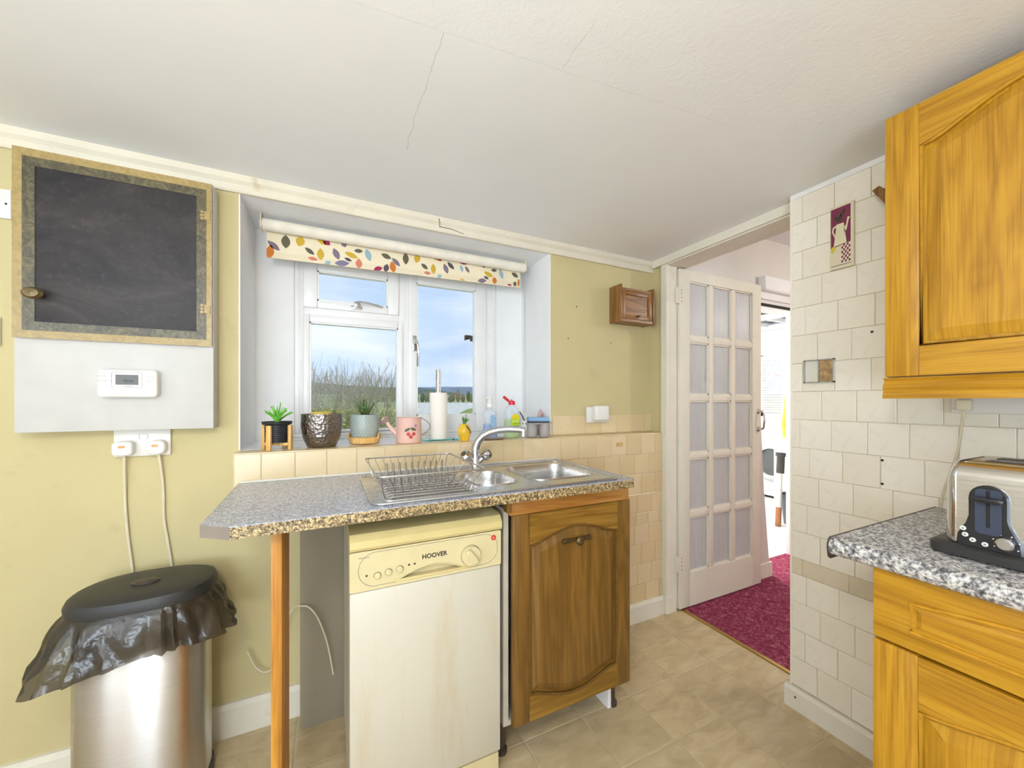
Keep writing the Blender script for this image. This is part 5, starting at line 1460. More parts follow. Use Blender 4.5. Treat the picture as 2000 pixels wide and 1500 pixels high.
z_ax = Vector((0, 0, 1)).rotation_difference(ax).to_matrix().to_4x4()
M = Matrix.Translation(pts[2]) @ z_ax
MB(M).lathe([(0, -0.004), (0.007, -0.004), (0.022, 0.014), (0.022, 0.017), (0, 0.0175)], seg=18).build('rose', plain('pink_metal', S(196, 170, 168), 0.3, 0.5), pd)
hp = [c_ - u_ * (0.052 + 0.040 * math.sin(k * math.pi / 10)) + Vector((0, 0, 0.108 - 0.008 * k)) for k in range(11)]
b = MB(); b.tube(hp, 0.0016, 6); b.build('handle', plain('handle_wire', S(150, 138, 132), 0.3, 0.8), pd, smooth=60)
def on_can(da, z):   # da: metres to the right in the picture along the front
    a = -math.pi / 2 - YAW * 0.35 + da / 0.053
    return Vector((cx + 0.0546 * math.cos(a), cy + 0.0546 * math.sin(a), zs + z)), a
def can_disc(da, z, r, mat, sy=1.0, n=12, rot=0.0, nm='painted_cherry'):
    p_, a = on_can(da, z)
    M = Matrix.Translation(p_) @ Matrix.Rotation(a, 4, 'Z') @ Matrix.Rotation(rot, 4, 'X')
    q = MB(M); q.lathe([(0, 0.0), (r, 0.0), (r * 0.8, 0.0009), (0, 0.001)], seg=n, axis='x', sx=1.0, sy=sy); q.build(nm, mat, pd)
M_CHERRY = plain('cherry_red', S(204, 66, 54), 0.4); M_DLEAF = plain('olive_leaf', S(90, 92, 58), 0.5)
for da, z, r in ((-0.004, 0.040, 0.0078), (0.006, 0.028, 0.0078), (0.018, 0.040, 0.0074)): can_disc(da, z, r, M_CHERRY)
can_disc(-0.008, 0.058, 0.013, M_DLEAF, 0.42, 12, 0.5, 'painted_leaf'); can_disc(0.016, 0.060, 0.013, M_DLEAF, 0.42, 12, -0.35, 'painted_leaf')
can_disc(0.026, 0.074, 0.006, plain('lilac_flower', S(160, 120, 170), 0.5), 1.0, 8, 0.0, 'painted_flower')
# 5 paper towel on its stand and the glass plate
cx, cy = 0.462, 1.745
gp = MB(); gp.prism(rrect(cx - 0.075, cx + 0.085, cy - 0.055, cy + 0.055, 0.012), 'z', zs, zs + 0.006)
gp.build('glass_saucer', M_GREENGLASS, smooth=30, label='flat teal glass plate under the kitchen roll', cat='plate')
kt = thing('kitchen_roll', 'white paper towel roll on a steel pole holder', 'kitchen roll', (cx, cy, zs + 0.006))
b = MB(); b.lathe([(0.019, 0.006), (0.0395, 0.006), (0.040, 0.012), (0.040, 0.214), (0.039, 0.217), (0.019, 0.217)], (cx, cy, zs), 40, cap=False); b.build('paper_roll', plain('paper_white', S(238, 232, 222), 0.9, var=0.02, bump=0.15, bscale=200), kt, smooth=50)
b = MB(); b.lathe([(0, 0.006), (0.012, 0.006), (0.012, 0.322), (0.0115, 0.324), (0, 0.324)], (cx, cy, zs), 20); b.build('pole', M_STEEL, kt)
# 6 pineapple jar
cx, cy = 0.556, 1.650
pe = thing('pineapple_jar', 'yellow pineapple shaped jar with green leaves', 'jar', (cx, cy, zs))
b = MB(); b.lathe([(0, 0), (0.018, 0), (0.020, 0.004), (0.028, 0.030), (0.0295, 0.045), (0.024, 0.066), (0.015, 0.075), (0, 0.076)], (cx, cy, zs), 28); b.build('body', plain('yellow_glaze', S(230, 186, 50), 0.3, var=0.18, nscale=30), pe, smooth=60)
a0 = -math.pi / 2 + 0.45
b = MB()
for k in range(8):
    t_ = k / 7; z = 0.068 - 0.034 * t_; r = 0.0225 + 0.0075 * math.sin(t_ * math.pi / 2) + 0.0005; a = a0 - 0.55 + 1.15 * t_; w_ = 0.011 * math.sin(math.pi * min(1, t_ + 0.05)) * 0.9 + 0.001
    if k == 0: rr = []
    rr.append([(cx + r * math.cos(a), cy + r * math.sin(a), zs + z - w_), (cx + (r + 0.001) * math.cos(a), cy + (r + 0.001) * math.sin(a), zs + z), (cx + (r - 0.002) * math.cos(a), cy + (r - 0.002) * math.sin(a), zs + z + w_)])
b.loft(rr); b.build('glazed_leaf', M_DLEAF, pe, smooth=60)
M_PGREEN = plain('jade_leaf', S(92, 144, 78), 0.4, var=0.2)
blade_plant('crown_leaves', pe, M_PGREEN, cx, cy, zs + 0.074, 9, 0.040, 0.026, 0.0075)
# 7 blue hand soap
cx, cy = 0.700, 1.700
t = NT('clear_plastic'); M_CLEAR = t.surf(t.n('ShaderNodeMixShader', {0: 0.72, 1: t.n('ShaderNodeBsdfPrincipled', {'Base Color': (0.85, 0.9, 0.95), 'Roughness': 0.12}), 2: t.n('ShaderNodeBsdfTransparent', {'Color': (0.93, 0.97, 1.0)})}))
def liquid(name, col):
    t = NT(name); return t.surf(t.n('ShaderNodeMixShader', {0: 0.45, 1: t.n('ShaderNodeBsdfPrincipled', {'Base Color': col, 'Roughness': 0.15}), 2: t.n('ShaderNodeBsdfTransparent', {'Color': tuple(0.3 + 0.7 * c for c in col)})}))
pf = thing('hand_soap', 'clear pump bottle half full of blue hand soap', 'soap bottle', (cx, cy, zs))
bp = [(0, 0), (0.037, 0), (0.040, 0.006), (0.034, 0.060), (0.033, 0.100), (0.036, 0.116), (0.026, 0.134), (0.014, 0.140), (0.014, 0.150), (0, 0.150)]
b = MB(); b.lathe(bp, (cx, cy, zs), 30, 'z', 1.0, 0.65); b.build('bottle', M_CLEAR, pf, smooth=50)
b = MB(); b.lathe([(0, 0.002), (0.035, 0.002), (0.038, 0.007), (0.032, 0.060), (0.0315, 0.068), (0, 0.068)], (cx, cy, zs), 30, 'z', 1.0, 0.62); b.build('liquid', liquid('blue_soap', S(96, 176, 232)), pf, smooth=50)
b = MB(); b.lathe([(0, 0.150), (0.016, 0.150), (0.016, 0.168), (0.007, 0.170), (0.006, 0.186), (0.010, 0.187), (0.010, 0.196), (0, 0.197)], (cx, cy, zs), 20)
b.tube([(cx, cy, zs + 0.190), (cx - 0.02, cy - 0.008, zs + 0.192), (cx - 0.034, cy - 0.014, zs + 0.186)], 0.005, 8)
b.build('pump', M_WHITEPL, pf, smooth=50)
MB(Matrix.Translation((cx + 0.010, cy - 0.0235, zs + 0.086)) @ Matrix.Rotation(0.25, 4, 'Z')).box(-0.016, 0.016, -0.0006, 0.0006, -0.034, 0.026).build('label', plain('pale_blue_label', S(150, 190, 226), 0.4, var=0.2, nscale=50), pf, smooth=0)
sd = MB(); sd.lathe([(0, 0), (0.040, 0), (0.052, 0.006), (0.050, 0.008), (0.040, 0.003), (0, 0.003)], (0.700, 1.652, zs), 28, 'z', 1.2, 0.55); sd.build('soap_dish', plain('brown_glass', S(150, 128, 116), 0.2), smooth=50, label='low brownish dish in front of the blue soap', cat='dish')
# 8 washing-up liquid
cx, cy = 0.812, 1.690
pg_ = thing('washing_up_liquid', 'green washing-up liquid bottle with an open red cap', 'bottle', (cx, cy, zs))
b = MB(); b.lathe([(0, 0), (0.034, 0), (0.037, 0.005), (0.037, 0.060), (0.035, 0.090), (0.037, 0.115), (0.034, 0.135), (0.022, 0.152), (0.013, 0.158), (0.013, 0.164), (0, 0.164)], (cx, cy, zs), 30, 'z', 1.08, 0.72); b.build('bottle', M_CLEAR, pg_, smooth=50)
b = MB(); b.lathe([(0, 0.002), (0.032, 0.002), (0.035, 0.006), (0.035, 0.060), (0.033, 0.092), (0, 0.092)], (cx, cy, zs), 30, 'z', 1.08, 0.68); b.build('liquid', liquid('lime_liquid', S(196, 222, 60)), pg_, smooth=50)
b = MB(); b.lathe([(0, 0.160), (0.0165, 0.160), (0.0165, 0.176), (0.012, 0.180), (0.004, 0.181), (0.004, 0.186), (0, 0.186)], (cx, cy, zs), 20); cap_ = b.build('cap', plain('red_cap', S(214, 36, 62), 0.35), pg_, smooth=40)
M = Matrix.Translation((cx - 0.016, cy, zs + 0.178)) @ Matrix.Rotation(math.radians(-52), 4, 'Y')
MB(M).box(-0.006, 0.006, -0.008, 0.008, 0.0, 0.036, 0.003).build('cap_flap', plain('red_flap', S(214, 40, 64), 0.35), pg_)
Ml = Matrix.Translation((cx + 0.008, cy - 0.0268, zs + 0.075)) @ Matrix.Rotation(0.16, 4, 'Z')
lb = MB(Ml).box(-0.023, 0.023, -0.0006, 0.0006, -0.042, 0.018); lb = lb.build('label', plain('lime_label', S(192, 222, 48), 0.4), pg_, smooth=0)
MB(Ml).prism([(0.023 * math.cos(k * math.pi / 12), 0.018 + 0.024 * math.sin(k * math.pi / 12)) for k in range(13)], 'y', -0.0006, 0.0006).build('label_sun', plain('yellow_label', S(240, 214, 30), 0.4), pg_, smooth=0)
Rl = Matrix.Rotation(0.16, 3, 'Z') @ rotf
pl_ = Ml @ Vector((0, -0.0010, -0.018)); text_mesh('label_print', 'LIQUID', 0.0125, M_INK, lb, pl_, Rl, depth=0.0003)
pl_ = Ml @ Vector((0, -0.0010, -0.006)); text_mesh('label_print', 'WASHING UP', 0.0055, M_INK, lb, pl_, Rl, depth=0.0003)
pl_ = Ml @ Vector((0, -0.0010, 0.008)); text_mesh('label_print', 'Lemon', 0.012, M_WHITEPL, lb, pl_, Rl, depth=0.0003)
# 9 dotted white cup, sink tidy, sponge, crystal
cx, cy = 0.905, 1.735
pi_ = thing('dotted_cup', 'white cup with black diamond marks behind the sink tidy', 'cup', (cx, cy, zs))
b = MB(); b.lathe([(0, 0), (0.030, 0), (0.036, 0.010), (0.040, 0.080), (0.037, 0.080), (0.033, 0.012), (0, 0.010)], (cx, cy, zs), 28); b.build('body', plain('white_ceramic', S(236, 234, 232), 0.3, var=0.02), pi_, smooth=50)
for j in range(3):
    for i in range(14):
        a = 2 * math.pi * (i + 0.5 * (j % 2)) / 14; z = 0.022 + j * 0.022; r = 0.0363 + 0.004 * (z - 0.01) / 0.07
        M = Matrix.Translation((cx + r * math.cos(a), cy + r * math.sin(a), zs + z)) @ Matrix.Rotation(a, 4, 'Z')
        MB(M).prism([(0, -0.005), (0.003, 0), (0, 0.005), (-0.003, 0)], 'x', -0.0005, 0.0006).build('diamond', M_INK, pi_, smooth=0)
b = MB(); b.tube([(cx - 0.01, cy - 0.02, zs + 0.08), (cx - 0.03, cy - 0.04, zs + 0.10), (cx - 0.05, cy - 0.045, zs + 0.125)], 0.003, 6); b.build('brush_handle', M_BLACKPLASTIC, pi_)
cx, cy = 0.940, 1.655
ph = thing('sink_tidy', 'grey plastic sink tidy with two cups and a flat rim', 'sink tidy', (cx, cy, zs))
M_GREYPL = plain('grey_plastic', S(176, 170, 168), 0.4, var=0.03)
for dx in (-0.028, 0.028):
    b = MB(); b.lathe([(0, 0), (0.018, 0), (0.024, 0.006), (0.026, 0.068), (0.024, 0.068), (0.021, 0.008), (0, 0.006)], (cx + dx, cy - dx * 0.4, zs), 24); b.build('cup', M_GREYPL, ph, smooth=50)
b = MB(); b.prism(rrect(cx - 0.062, cx + 0.068, cy - 0.036, cy + 0.036, 0.02), 'z', zs + 0.066, zs + 0.071); b.build('rim', M_GREYPL, ph, smooth=40)
sg = thing('sponge', 'pale blue sponge with a dark scouring side on the sink tidy', 'sponge', (cx, cy, zs + 0.0715))
Ms = Matrix.Translation((cx, cy, zs + 0.072)) @ Matrix.Rotation(-0.35, 4, 'Z')
MB(Ms).box(-0.052, 0.052, -0.026, 0.026, 0.0, 0.007, 0.002).build('scourer', plain('dark_scourer', S(66, 74, 78), 0.9, bump=0.5), sg)
MB(Ms).box(-0.053, 0.053, -0.027, 0.027, 0.007, 0.027, 0.005).build('foam', plain('blue_foam', S(138, 176, 214), 0.9, bump=0.4, bscale=200), sg)
cx, cy = 1.005, 1.745
bm_ = MB()
ring = lambda r, z, ph_: [(cx + r * math.cos(k * math.pi / 3 + ph_) * random.uniform(0.8, 1.15), cy + 0.7 * r * math.sin(k * math.pi / 3 + ph_) * random.uniform(0.8, 1.15), zs + z) for k in range(6)]
bm_.loft([ring(0.020, 0, 0), ring(0.021, 0.04, 0.2), ring(0.020, 0.085, 0.3), ring(0.014, 0.115, 0.5), ring(0.004, 0.134, 0.6)])
bm_.build('crystal_rock', plain('rose_crystal', S(186, 150, 146), 0.35, var=0.3, nscale=40, bump=0.6), smooth=0, label='rough pinkish crystal rock behind the sponge', cat='rock')

# ================================================================== UTILITY ROOM THINGS
wm = thing('washing_machine', 'white front loading washing machine in the utility room', 'washing machine', (5.2, 2.88, 0.004))
b = MB(); b.box(4.92, 5.5, 2.585, 3.175, 0.03, 0.85, 0.008); b.build('body', M_WHITEPL, wm)
MB().box(4.93, 5.49, 2.60, 3.16, 0.004, 0.035).build('plinth', M_DARK, wm, smooth=0)
MB().box(4.912, 4.922, 2.595, 3.165, 0.72, 0.84, 0.003).build('control_panel', M_WHITEPL, wm)
MB().lathe([(0, 0), (0.03, 0), (0.028, -0.025), (0, -0.025)], (4.912, 2.86, 0.78), 18, 'x').build('dial', M_WHITEPL, wm)
dd_ = MB().lathe([(0.235, 0), (0.235, -0.02), (0.20, -0.04), (0.165, -0.03), (0.165, 0)], (4.92, 2.86, 0.45), 36, 'x', cap=False).build('door', plain('grey_ring', S(190, 194, 198), 0.3), wm, smooth=50)
MB().lathe([(0.165, -0.005), (0.12, -0.012), (0.06, 0.0), (0, 0.004)], (4.92, 2.86, 0.45), 36, 'x').build('door_glass', plain('dark_glass', S(84, 88, 90), 0.12), dd_, smooth=50)
wd = thing('white_cupboard', 'white appliance panel beside the washing machine', 'appliance', (4.5, 2.15, 0.004))
MB().box(4.28, 4.88, 1.86, 2.47, 0.004, 0.82, 0.006).build('body', M_WHITEPL, wd)
MB().box(4.268, 4.28, 1.87, 2.46, 0.05, 0.80, 0.004).build('door', M_WHITEPL, wd)
pole = thing('window_pole', 'telescopic cleaning pole with a dark grip and yellow cord', 'pole', (3.9, 2.2, 0.004))
A_, B_ = Vector((3.88, 2.20, 0.006)), Vector((4.02, 2.22, 1.47))
P_ = lambda t_: A_.lerp(B_, t_)
b = MB(); b.tube([P_(0.0), P_(0.12)], 0.024, 10); b.build('tip', plain('copper_tip', S(170, 116, 84), 0.3, 0.8), pole)
b = MB(); b.tube([P_(0.12), P_(0.34)], 0.022, 10); b.build('lower_tube', plain('aluminium', S(214, 214, 212), 0.3, 0.8), pole)
b = MB(); b.tube([P_(0.34), P_(0.46)], 0.034, 10); b.tube([P_(0.45), P_(0.475)], 0.045, 10); b.build('grip', M_BLACKPLASTIC, pole)
b = MB(); b.tube([P_(0.46), P_(1.0)], 0.011, 8); b.tube([P_(0.46) + Vector((0.05, -0.03, 0)), P_(1.0) + Vector((0.04, -0.02, 0))], 0.010, 8); b.build('upper_tubes', plain('pale_aluminium', S(220, 222, 222), 0.3, 0.7), pole)
b = MB()
for k in range(4):
    b.tube([P_(0.88 - 0.02 * k) + Vector((0.02, -0.02, 0)), P_(0.78) + Vector((0.01 * k - 0.03, -0.03, 0)), P_(0.66) + Vector((-0.04 + 0.02 * k, -0.02, 0)), P_(0.58 - 0.02 * k) + Vector((-0.02 + 0.03 * k, -0.03, 0))], 0.008, 6)
b.build('yellow_cord', plain('yellow_cord', S(238, 226, 96), 0.6), pole, smooth=60)
bk = thing('bucket', 'dark grey bucket behind the cleaning pole', 'bucket', (4.09, 2.14, 0.004))
b = MB(); b.lathe([(0, 0), (0.11, 0), (0.14, 0.27), (0.15, 0.27), (0.15, 0.285), (0.135, 0.285), (0.105, 0.01), (0, 0.01)], (4.09, 2.14, 0.005), 28); b.build('pail', plain('slate_plastic', S(82, 86, 92), 0.4), bk, smooth=50)
b = MB(); b.tube([(4.09 + 0.15 * math.cos(a * math.pi / 12), 2.14 - 0.10 * math.sin(a * math.pi / 12), 0.275 - 0.10 * math.sin(a * math.pi / 12)) for a in range(13)], 0.004, 6); b.build('handle', M_WIRE, bk)

# ================================================================== LAMPS
def emissive(name, col, s):
    t = NT(name); return t.surf(t.n('ShaderNodeEmission', {'Color': col, 'Strength': s}))
def pendant(x, y, z, r, strength, label, ceil):
    l = thing('pendant_lamp', label, 'lamp', (x, y, z - r))
    MB().lathe([(0, -r)] + [(r * math.cos(math.radians(a)), r * math.sin(math.radians(a))) for a in range(-75, 90, 15)] + [(0, r)], (x, y, z), 24).build('globe', emissive('lamp_glow', (1.0, 0.97, 0.92), strength), l, smooth=60)
    MB().lathe([(0, r * 0.96), (0.025, r * 0.96), (0.02, r + 0.03), (0, r + 0.03)], (x, y, z), 16).build('lamp_holder', M_WHITEPL, l)
    if ceil - z - r > 0.04: MB().tube([(x, y, z + r + 0.02), (x, y, ceil - 0.01)], 0.003, 6).build('flex', M_WHITEPL, l)
    MB().lathe([(0, 0), (0.04, 0), (0.035, -0.014), (0, -0.014)], (x, y, ceil), 18).build('ceiling_rose', M_WHITEPL, l)
    return l
pendant(-0.32, -0.05, 1.66, 0.085, 80, 'white globe pendant lamp in the middle of the kitchen', ZC)
pendant(3.3, 0.2, 2.0, 0.09, 105, 'white globe pendant added unseen to brighten the hall', HC)  # added out of view to lift the hall
pendant(3.0, 2.9, 1.95, 0.09, 420, 'white globe lamp added unseen to brighten the utility room', 2.2)  # added out of view, makes the utility room bright
tb = thing('fill_lamp_table', 'small pine table added behind the camera for the fill lamp', 'table', (-1.45, -0.9, 0.0))  # unseen stand, put in only to carry the fill lamp
MB().box(-1.70, -1.20, -1.15, -0.65, 0.60, 0.63, 0.004).build('top', M_PINE_Z, tb)
for x in (-1.67, -1.23):
    for y in (-1.12, -0.68): MB().box(x - 0.02, x + 0.02, y - 0.02, y + 0.02, 0, 0.60).build('leg', M_PINE_Z, tb, smooth=0)
tl = thing('fill_lamp', 'white globe fill lamp added behind the camera', 'lamp', (-1.45, -0.9, 0.631))  # unseen lamp added low down to light the ceiling
MB().lathe([(0, 0), (0.08, 0), (0.075, 0.015), (0.015, 0.025), (0.015, 0.09), (0, 0.09)], (-1.45, -0.9, 0.631), 24).build('base', M_WHITEPL, tl)
MB().lathe([(0, -0.12)] + [(0.12 * math.cos(math.radians(a)), 0.12 * math.sin(math.radians(a))) for a in range(-75, 90, 15)] + [(0, 0.12)], (-1.45, -0.9, 0.83), 28).build('globe', emissive('fill_lamp_glow', (1.0, 0.97, 0.93), 8), tl, smooth=60)

# ================================================================== OUTDOORS
def ground_z(x, y):
    r = math.hypot(x, y)
    pts = [(0, -0.35), (4, -0.4), (9, -0.4), (25, -0.9), (90, -1.4), (250, -0.4), (330, 3.0), (430, 8.0), (600, 11.0), (1400, 16.0)]
    z = pts[-1][1]
    for (a, za), (b_, zb) in zip(pts, pts[1:]):
        if a <= r <= b_: z = za + (zb - za) * (r - a) / (b_ - a); break
    bank = 1.64 * math.exp(-(((x - 4.3) / 2.0) ** 2 + ((y - 10.6) / 1.8) ** 2))
    return z + bank + 0.12 * mnoise.noise((x * 0.3, y * 0.3, 0))
t = NT('meadow')
P = t.coord('World')
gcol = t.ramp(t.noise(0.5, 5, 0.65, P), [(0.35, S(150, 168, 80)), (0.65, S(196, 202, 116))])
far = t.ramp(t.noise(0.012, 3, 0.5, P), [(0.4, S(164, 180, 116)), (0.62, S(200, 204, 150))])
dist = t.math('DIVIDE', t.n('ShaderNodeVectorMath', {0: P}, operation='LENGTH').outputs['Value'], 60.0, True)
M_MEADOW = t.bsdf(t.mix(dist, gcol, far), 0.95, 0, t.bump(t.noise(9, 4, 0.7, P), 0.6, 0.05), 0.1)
radii = [2.35, 3, 4, 5, 6, 7, 8, 9, 10, 11, 12, 14, 17, 21, 27, 35, 50, 75, 110, 160, 220, 280, 340, 430, 560, 700, 1000, 1400]
b = MB()
NA = 72
pts, fcs = [], []
for r in radii:
    for i in range(NA + 1):
        a = math.radians(-75 + 165 * i / NA)
        x, y = r * math.sin(a), r * math.cos(a)
        if r < 2.5: y = max(y, 2.1)
        pts.append((x, y, ground_z(x, y)))
for j in range(len(radii) - 1):
    for i in range(NA):
        k = j * (NA + 1) + i
        fcs.append((k, k + 1, k + NA + 2, k + NA + 1))
b.faces(pts, fcs)
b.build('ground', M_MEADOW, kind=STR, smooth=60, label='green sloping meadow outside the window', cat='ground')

def hill(name, az0, az1, R, depth, prof_fn, mat, label):
    b = MB(); n = 60; rows = 8
    P_ = []
    for j in range(rows + 1):
        f = j / rows
        for i in range(n + 1):
            t_ = i / n; a = math.radians(az0 + (az1 - az0) * t_)
            h = prof_fn(t_)
            z = -8 + (h + 8) * math.sin(f * math.pi / 2) + 2.2 * mnoise.noise((t_ * 30, f * 5, R)) * f
            rr = R + depth * f
            P_.append((rr * math.sin(a), rr * math.cos(a), z))
    F_ = [(j * (n + 1) + i, j * (n + 1) + i + 1, (j + 1) * (n + 1) + i + 1, (j + 1) * (n + 1) + i) for j in range(rows) for i in range(n)]
    for i in range(n + 1):
        P_.append((P_[rows * (n + 1) + i][0] * 1.2, P_[rows * (n + 1) + i][1] * 1.2, -8))
    F_ += [(rows * (n + 1) + i, rows * (n + 1) + i + 1, (rows + 1) * (n + 1) + i + 1, (rows + 1) * (n + 1) + i) for i in range(n)]
    b.faces(P_, F_)
    return b.build(name, mat, kind=STR, smooth=60, label=label, cat='hill')
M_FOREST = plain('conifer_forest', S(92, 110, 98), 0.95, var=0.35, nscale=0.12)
M_MOOR = plain('hazy_far_moor', S(134, 152, 168), 0.95, var=0.08, nscale=0.01)  # distance haze is mixed into the pale blue colour
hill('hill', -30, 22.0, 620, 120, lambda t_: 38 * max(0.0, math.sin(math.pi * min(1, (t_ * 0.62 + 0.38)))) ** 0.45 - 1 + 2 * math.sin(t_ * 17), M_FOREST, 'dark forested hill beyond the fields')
hill('hill', 6, 60, 1250, 200, lambda t_: 48 * (0.55 + 0.45 * math.sin(t_ * 4 + 0.6)) + 6, M_MOOR, 'moor on the far skyline, pale blue for haze')

def blob_tree(x, y, h, w, mats, label, conifer=False):
    z0 = ground_z(x, y) - 0.2
    tr = thing('tree', label, 'tree', (x, y, z0), 'trees along the far field edge')
    MB().tube([(x, y, z0), (x, y, z0 + h * 0.4)], 0.03 * h, 6).build('trunk', mats[1], tr)
    b = MB()
    rings = []
    for j in range(8):
        f = j / 7
        r = w * (math.sin(math.pi * (0.12 + 0.86 * f)) ** 0.7 if not conifer else (1 - f) * 0.9 + 0.05)
        rings.append([(x + r * math.cos(k * math.pi / 6) * (1 + 0.35 * mnoise.noise((k * 1.7 + x, j * 1.3, y))), y + r * math.sin(k * math.pi / 6) * (1 + 0.35 * mnoise.noise((k + 9, j * 1.1, x))), z0 + h * (0.15 + 0.85 * f)) for k in range(12)])
    b.loft(rings)
    b.build('crown', mats[0], tr, smooth=0)
M_BARK = plain('bark', S(110, 100, 88), 0.9, var=0.3)
TC = [(plain('olive_crown', S(128, 138, 92), 0.95, var=0.4, nscale=0.8), M_BARK), (plain('bare_brown_crown', S(146, 136, 116), 0.95, var=0.4, nscale=0.8), M_BARK), (plain('dark_green_crown', S(92, 112, 80), 0.95, var=0.4, nscale=0.8), M_BARK)]
wc = ['olive tree', 'bare brown tree', 'dark green tree']
rt = random.Random(5)
def ordinal(n):
    o = ['first', 'second', 'third', 'fourth', 'fifth', 'sixth', 'seventh', 'eighth', 'ninth', 'tenth', 'eleventh', 'twelfth', 'thirteenth', 'fourteenth', 'fifteenth', 'sixteenth', 'seventeenth', 'eighteenth', 'nineteenth']
    if n < 20: return o[n - 1]
    return {20: 'twentieth', 30: 'thirtieth'}.get(n) or {2: 'twenty-', 3: 'thirty-'}[n // 10] + o[n % 10 - 1]
for i in range(34):
    az = math.radians(1.5 + i * 0.68 + rt.uniform(-0.2, 0.2)); R = 236 + 12 * (i % 3); k = rt.randrange(3)
    h_ = rt.uniform(6.0, 9.0)
    blob_tree(R * math.sin(az), R * math.cos(az), h_, rt.uniform(1.3, 1.55), TC[k], wc[k] + ', ' + ordinal(i + 1) + ' from the left in the far field row')

# white roofed sheds below
def sheet_roof():
    t = NT('white_sheet_roof')
    w = t.n('ShaderNodeTexWave', {'Vector': t.coord(), 'Scale': 1.1, 'Distortion': 0.3}, wave_type='BANDS', bands_direction='X')
    c = t.ramp(t.noise(2.0, 4, 0.6, t.mapped((3, 1, 1))), [(0.35, S(236, 228, 212)), (0.65, S(255, 250, 236))])
    return t.bsdf(c, 0.7, 0, t.bump(w.outputs['Fac'], 0.8, 0.05), 0.2)
M_ROOFSHEET = sheet_roof()
def shed(name, x, y, wx, wy, zb, ze, zr, label, rot=0.0):
    s_ = thing(name, label, 'shed', (x, y, zb), None, rot)
    M = Matrix.Translation((x, y, 0)) @ Matrix.Rotation(rot, 4, 'Z')
    def bld(mb, nm, mt):
        o = mb.build(nm, mt, None, smooth=0, origin=(x, y, zb))
        R_ = Matrix.Rotation(-rot, 4, 'Z'); o.data.transform(R_); o.parent = s_; o.location = (0, 0, 0)
        return o
    bld(MB(M).box(-wx / 2, wx / 2, -wy / 2, wy / 2, zb, ze), 'wall', plain('shed_wall', S(196, 190, 180), 0.8))
    for sgn in (-1, 1):
        b = MB(M)
        b.faces([(-wx / 2 - 0.15, sgn * (wy / 2 + 0.2), ze - 0.1), (wx / 2 + 0.15, sgn * (wy / 2 + 0.2), ze - 0.1), (wx / 2 + 0.15, 0, zr), (-wx / 2 - 0.15, 0, zr),
                 (-wx / 2 - 0.15, sgn * (wy / 2 + 0.2), ze - 0.04), (wx / 2 + 0.15, sgn * (wy / 2 + 0.2), ze - 0.04), (wx / 2 + 0.15, 0, zr + 0.06), (-wx / 2 - 0.15, 0, zr + 0.06)],
                [(0, 1, 2, 3), (4, 5, 6, 7), (0, 1, 5, 4), (1, 2, 6, 5), (2, 3, 7, 6), (3, 0, 4, 7)])
        rf = bld(b, 'roof_slope', M_ROOFSHEET)
    bld(MB(M).prism([(-wy / 2, ze), (wy / 2, ze), (0, zr)], 'x', -wx / 2, wx / 2), 'gable', plain('gable_grey', S(180, 170, 156), 0.8))
shed('shed', 7.2, 25.0, 5.2, 4.6, ground_z(7.2, 25) - 0.3, 0.28, 1.03, 'long shed with a bright white sheet roof below the garden', math.radians(-8))
shed('barn', 15.5, 42.0, 7.5, 5.0, ground_z(15.5, 42) - 0.3, 0.20, 0.85, 'second white roofed barn further off', math.radians(-14))

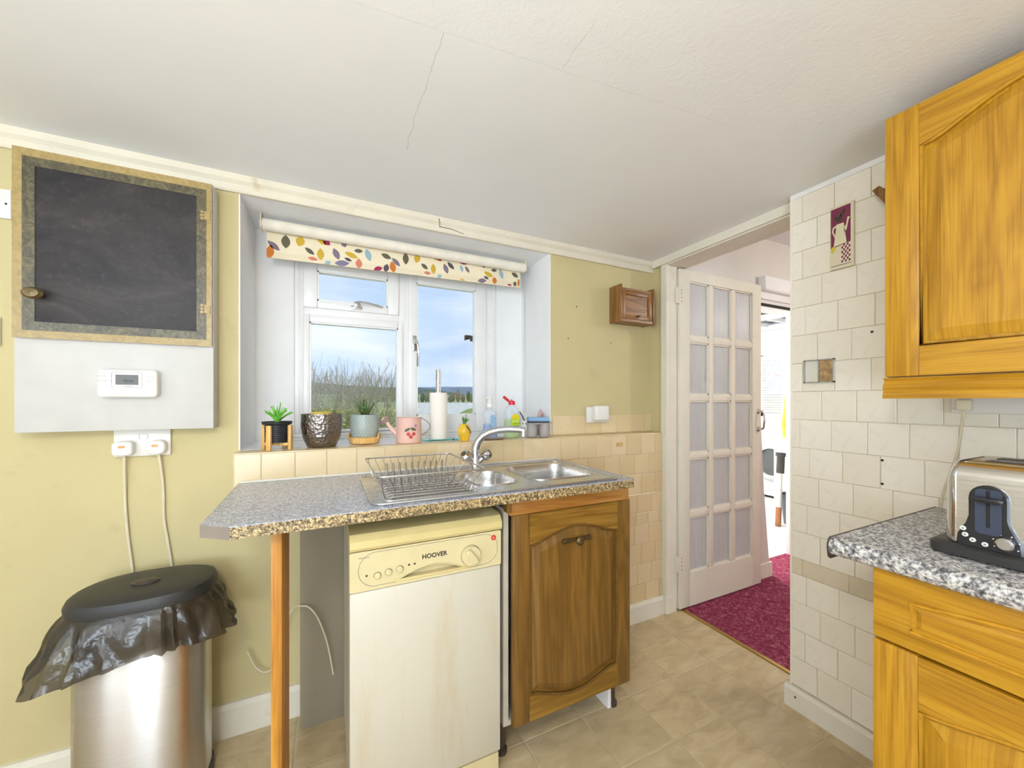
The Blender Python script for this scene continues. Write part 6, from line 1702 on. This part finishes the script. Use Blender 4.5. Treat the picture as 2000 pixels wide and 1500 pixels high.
# the bare shrub in front of the left pane
def shrub(x0, y0, spread, label, seed, n_main, top, xmax=99):
    rs = random.Random(seed)
    z0 = ground_z(x0, y0) - 0.05
    s_ = thing('shrub', label, 'shrub', (x0, y0, z0), 'shrubs outside the window')
    br, lf = MB(), MB()
    def grow(p, d, L, r, lev):
        q = p + d * L
        if q.x > xmax: return
        mid = (p + q) / 2 + Vector((rs.uniform(-1, 1), rs.uniform(-1, 1), rs.uniform(-0.3, 0.6))) * L * 0.08
        br.tube([p, mid, q], r, 3, r1=r * 0.6)
        if lev >= 2:
            for _ in range(9 if lev == 2 else 6):
                c = p.lerp(q, rs.random()) + Vector((rs.uniform(-1, 1), rs.uniform(-1, 1), rs.uniform(-1, 1))) * 0.045
                if c.z > z0 + (top - z0) * 0.80: continue
                s2 = rs.uniform(0.012, 0.030); a = rs.uniform(0, 6.28); e_ = Vector((math.cos(a), math.sin(a), rs.uniform(-0.4, 0.4))) * s2; f_ = Vector((-math.sin(a), math.cos(a), rs.uniform(-0.6, 0.6))) * s2 * 0.6
                lf.faces([c - e_, c - f_, c + e_, c + f_], [(0, 1, 2, 3)])
        if lev >= 4: return
        for _ in range(3 if lev < 2 else (3 if lev == 2 else 2)):
            t_ = rs.uniform(0.35, 1.0)
            nd = (d + Vector((rs.uniform(-1, 1), rs.uniform(-1, 1), rs.uniform(-0.25, 0.8))) * 0.75).normalized()
            st = p.lerp(q, t_)
            LL = L * rs.uniform(0.5, 0.8)
            if lev == 3: nd = (nd * 0.4 + Vector((0, 0, 1))).normalized(); LL = L * rs.uniform(0.8, 1.3)
            LL = min(LL, max(0.06, (top + rs.uniform(-0.1, 0.24) - st.z) / max(nd.z, 0.3)))
            grow(st, nd, LL, r * 0.55, lev + 1)
    for i in range(n_main):
        a = rs.uniform(0, 6.28)
        d = Vector((math.cos(a) * 0.6, math.sin(a) * 0.6, 1.0)).normalized()
        st = Vector((x0 + rs.uniform(-spread, spread), y0 + rs.uniform(-0.5, 0.5), z0))
        grow(st, d, rs.uniform(1.25, 1.75), 0.014, 0)
    br.build('branches', plain('grey_twigs', S(188, 176, 152), 0.9, var=0.25), s_, smooth=0, kind='stuff')
    lf.build('foliage', plain('lichen_buds', S(222, 226, 112), 0.8, var=0.35, nscale=9), s_, smooth=0, kind='stuff')
shrub(0.10, 6.4, 0.80, 'tangled bare shrub with yellow green buds filling the left pane', 3, 56, 1.48, 1.10)
shrub(-4.6, 6.8, 0.6, 'bare shrub left of the window view', 23, 12, 1.6)
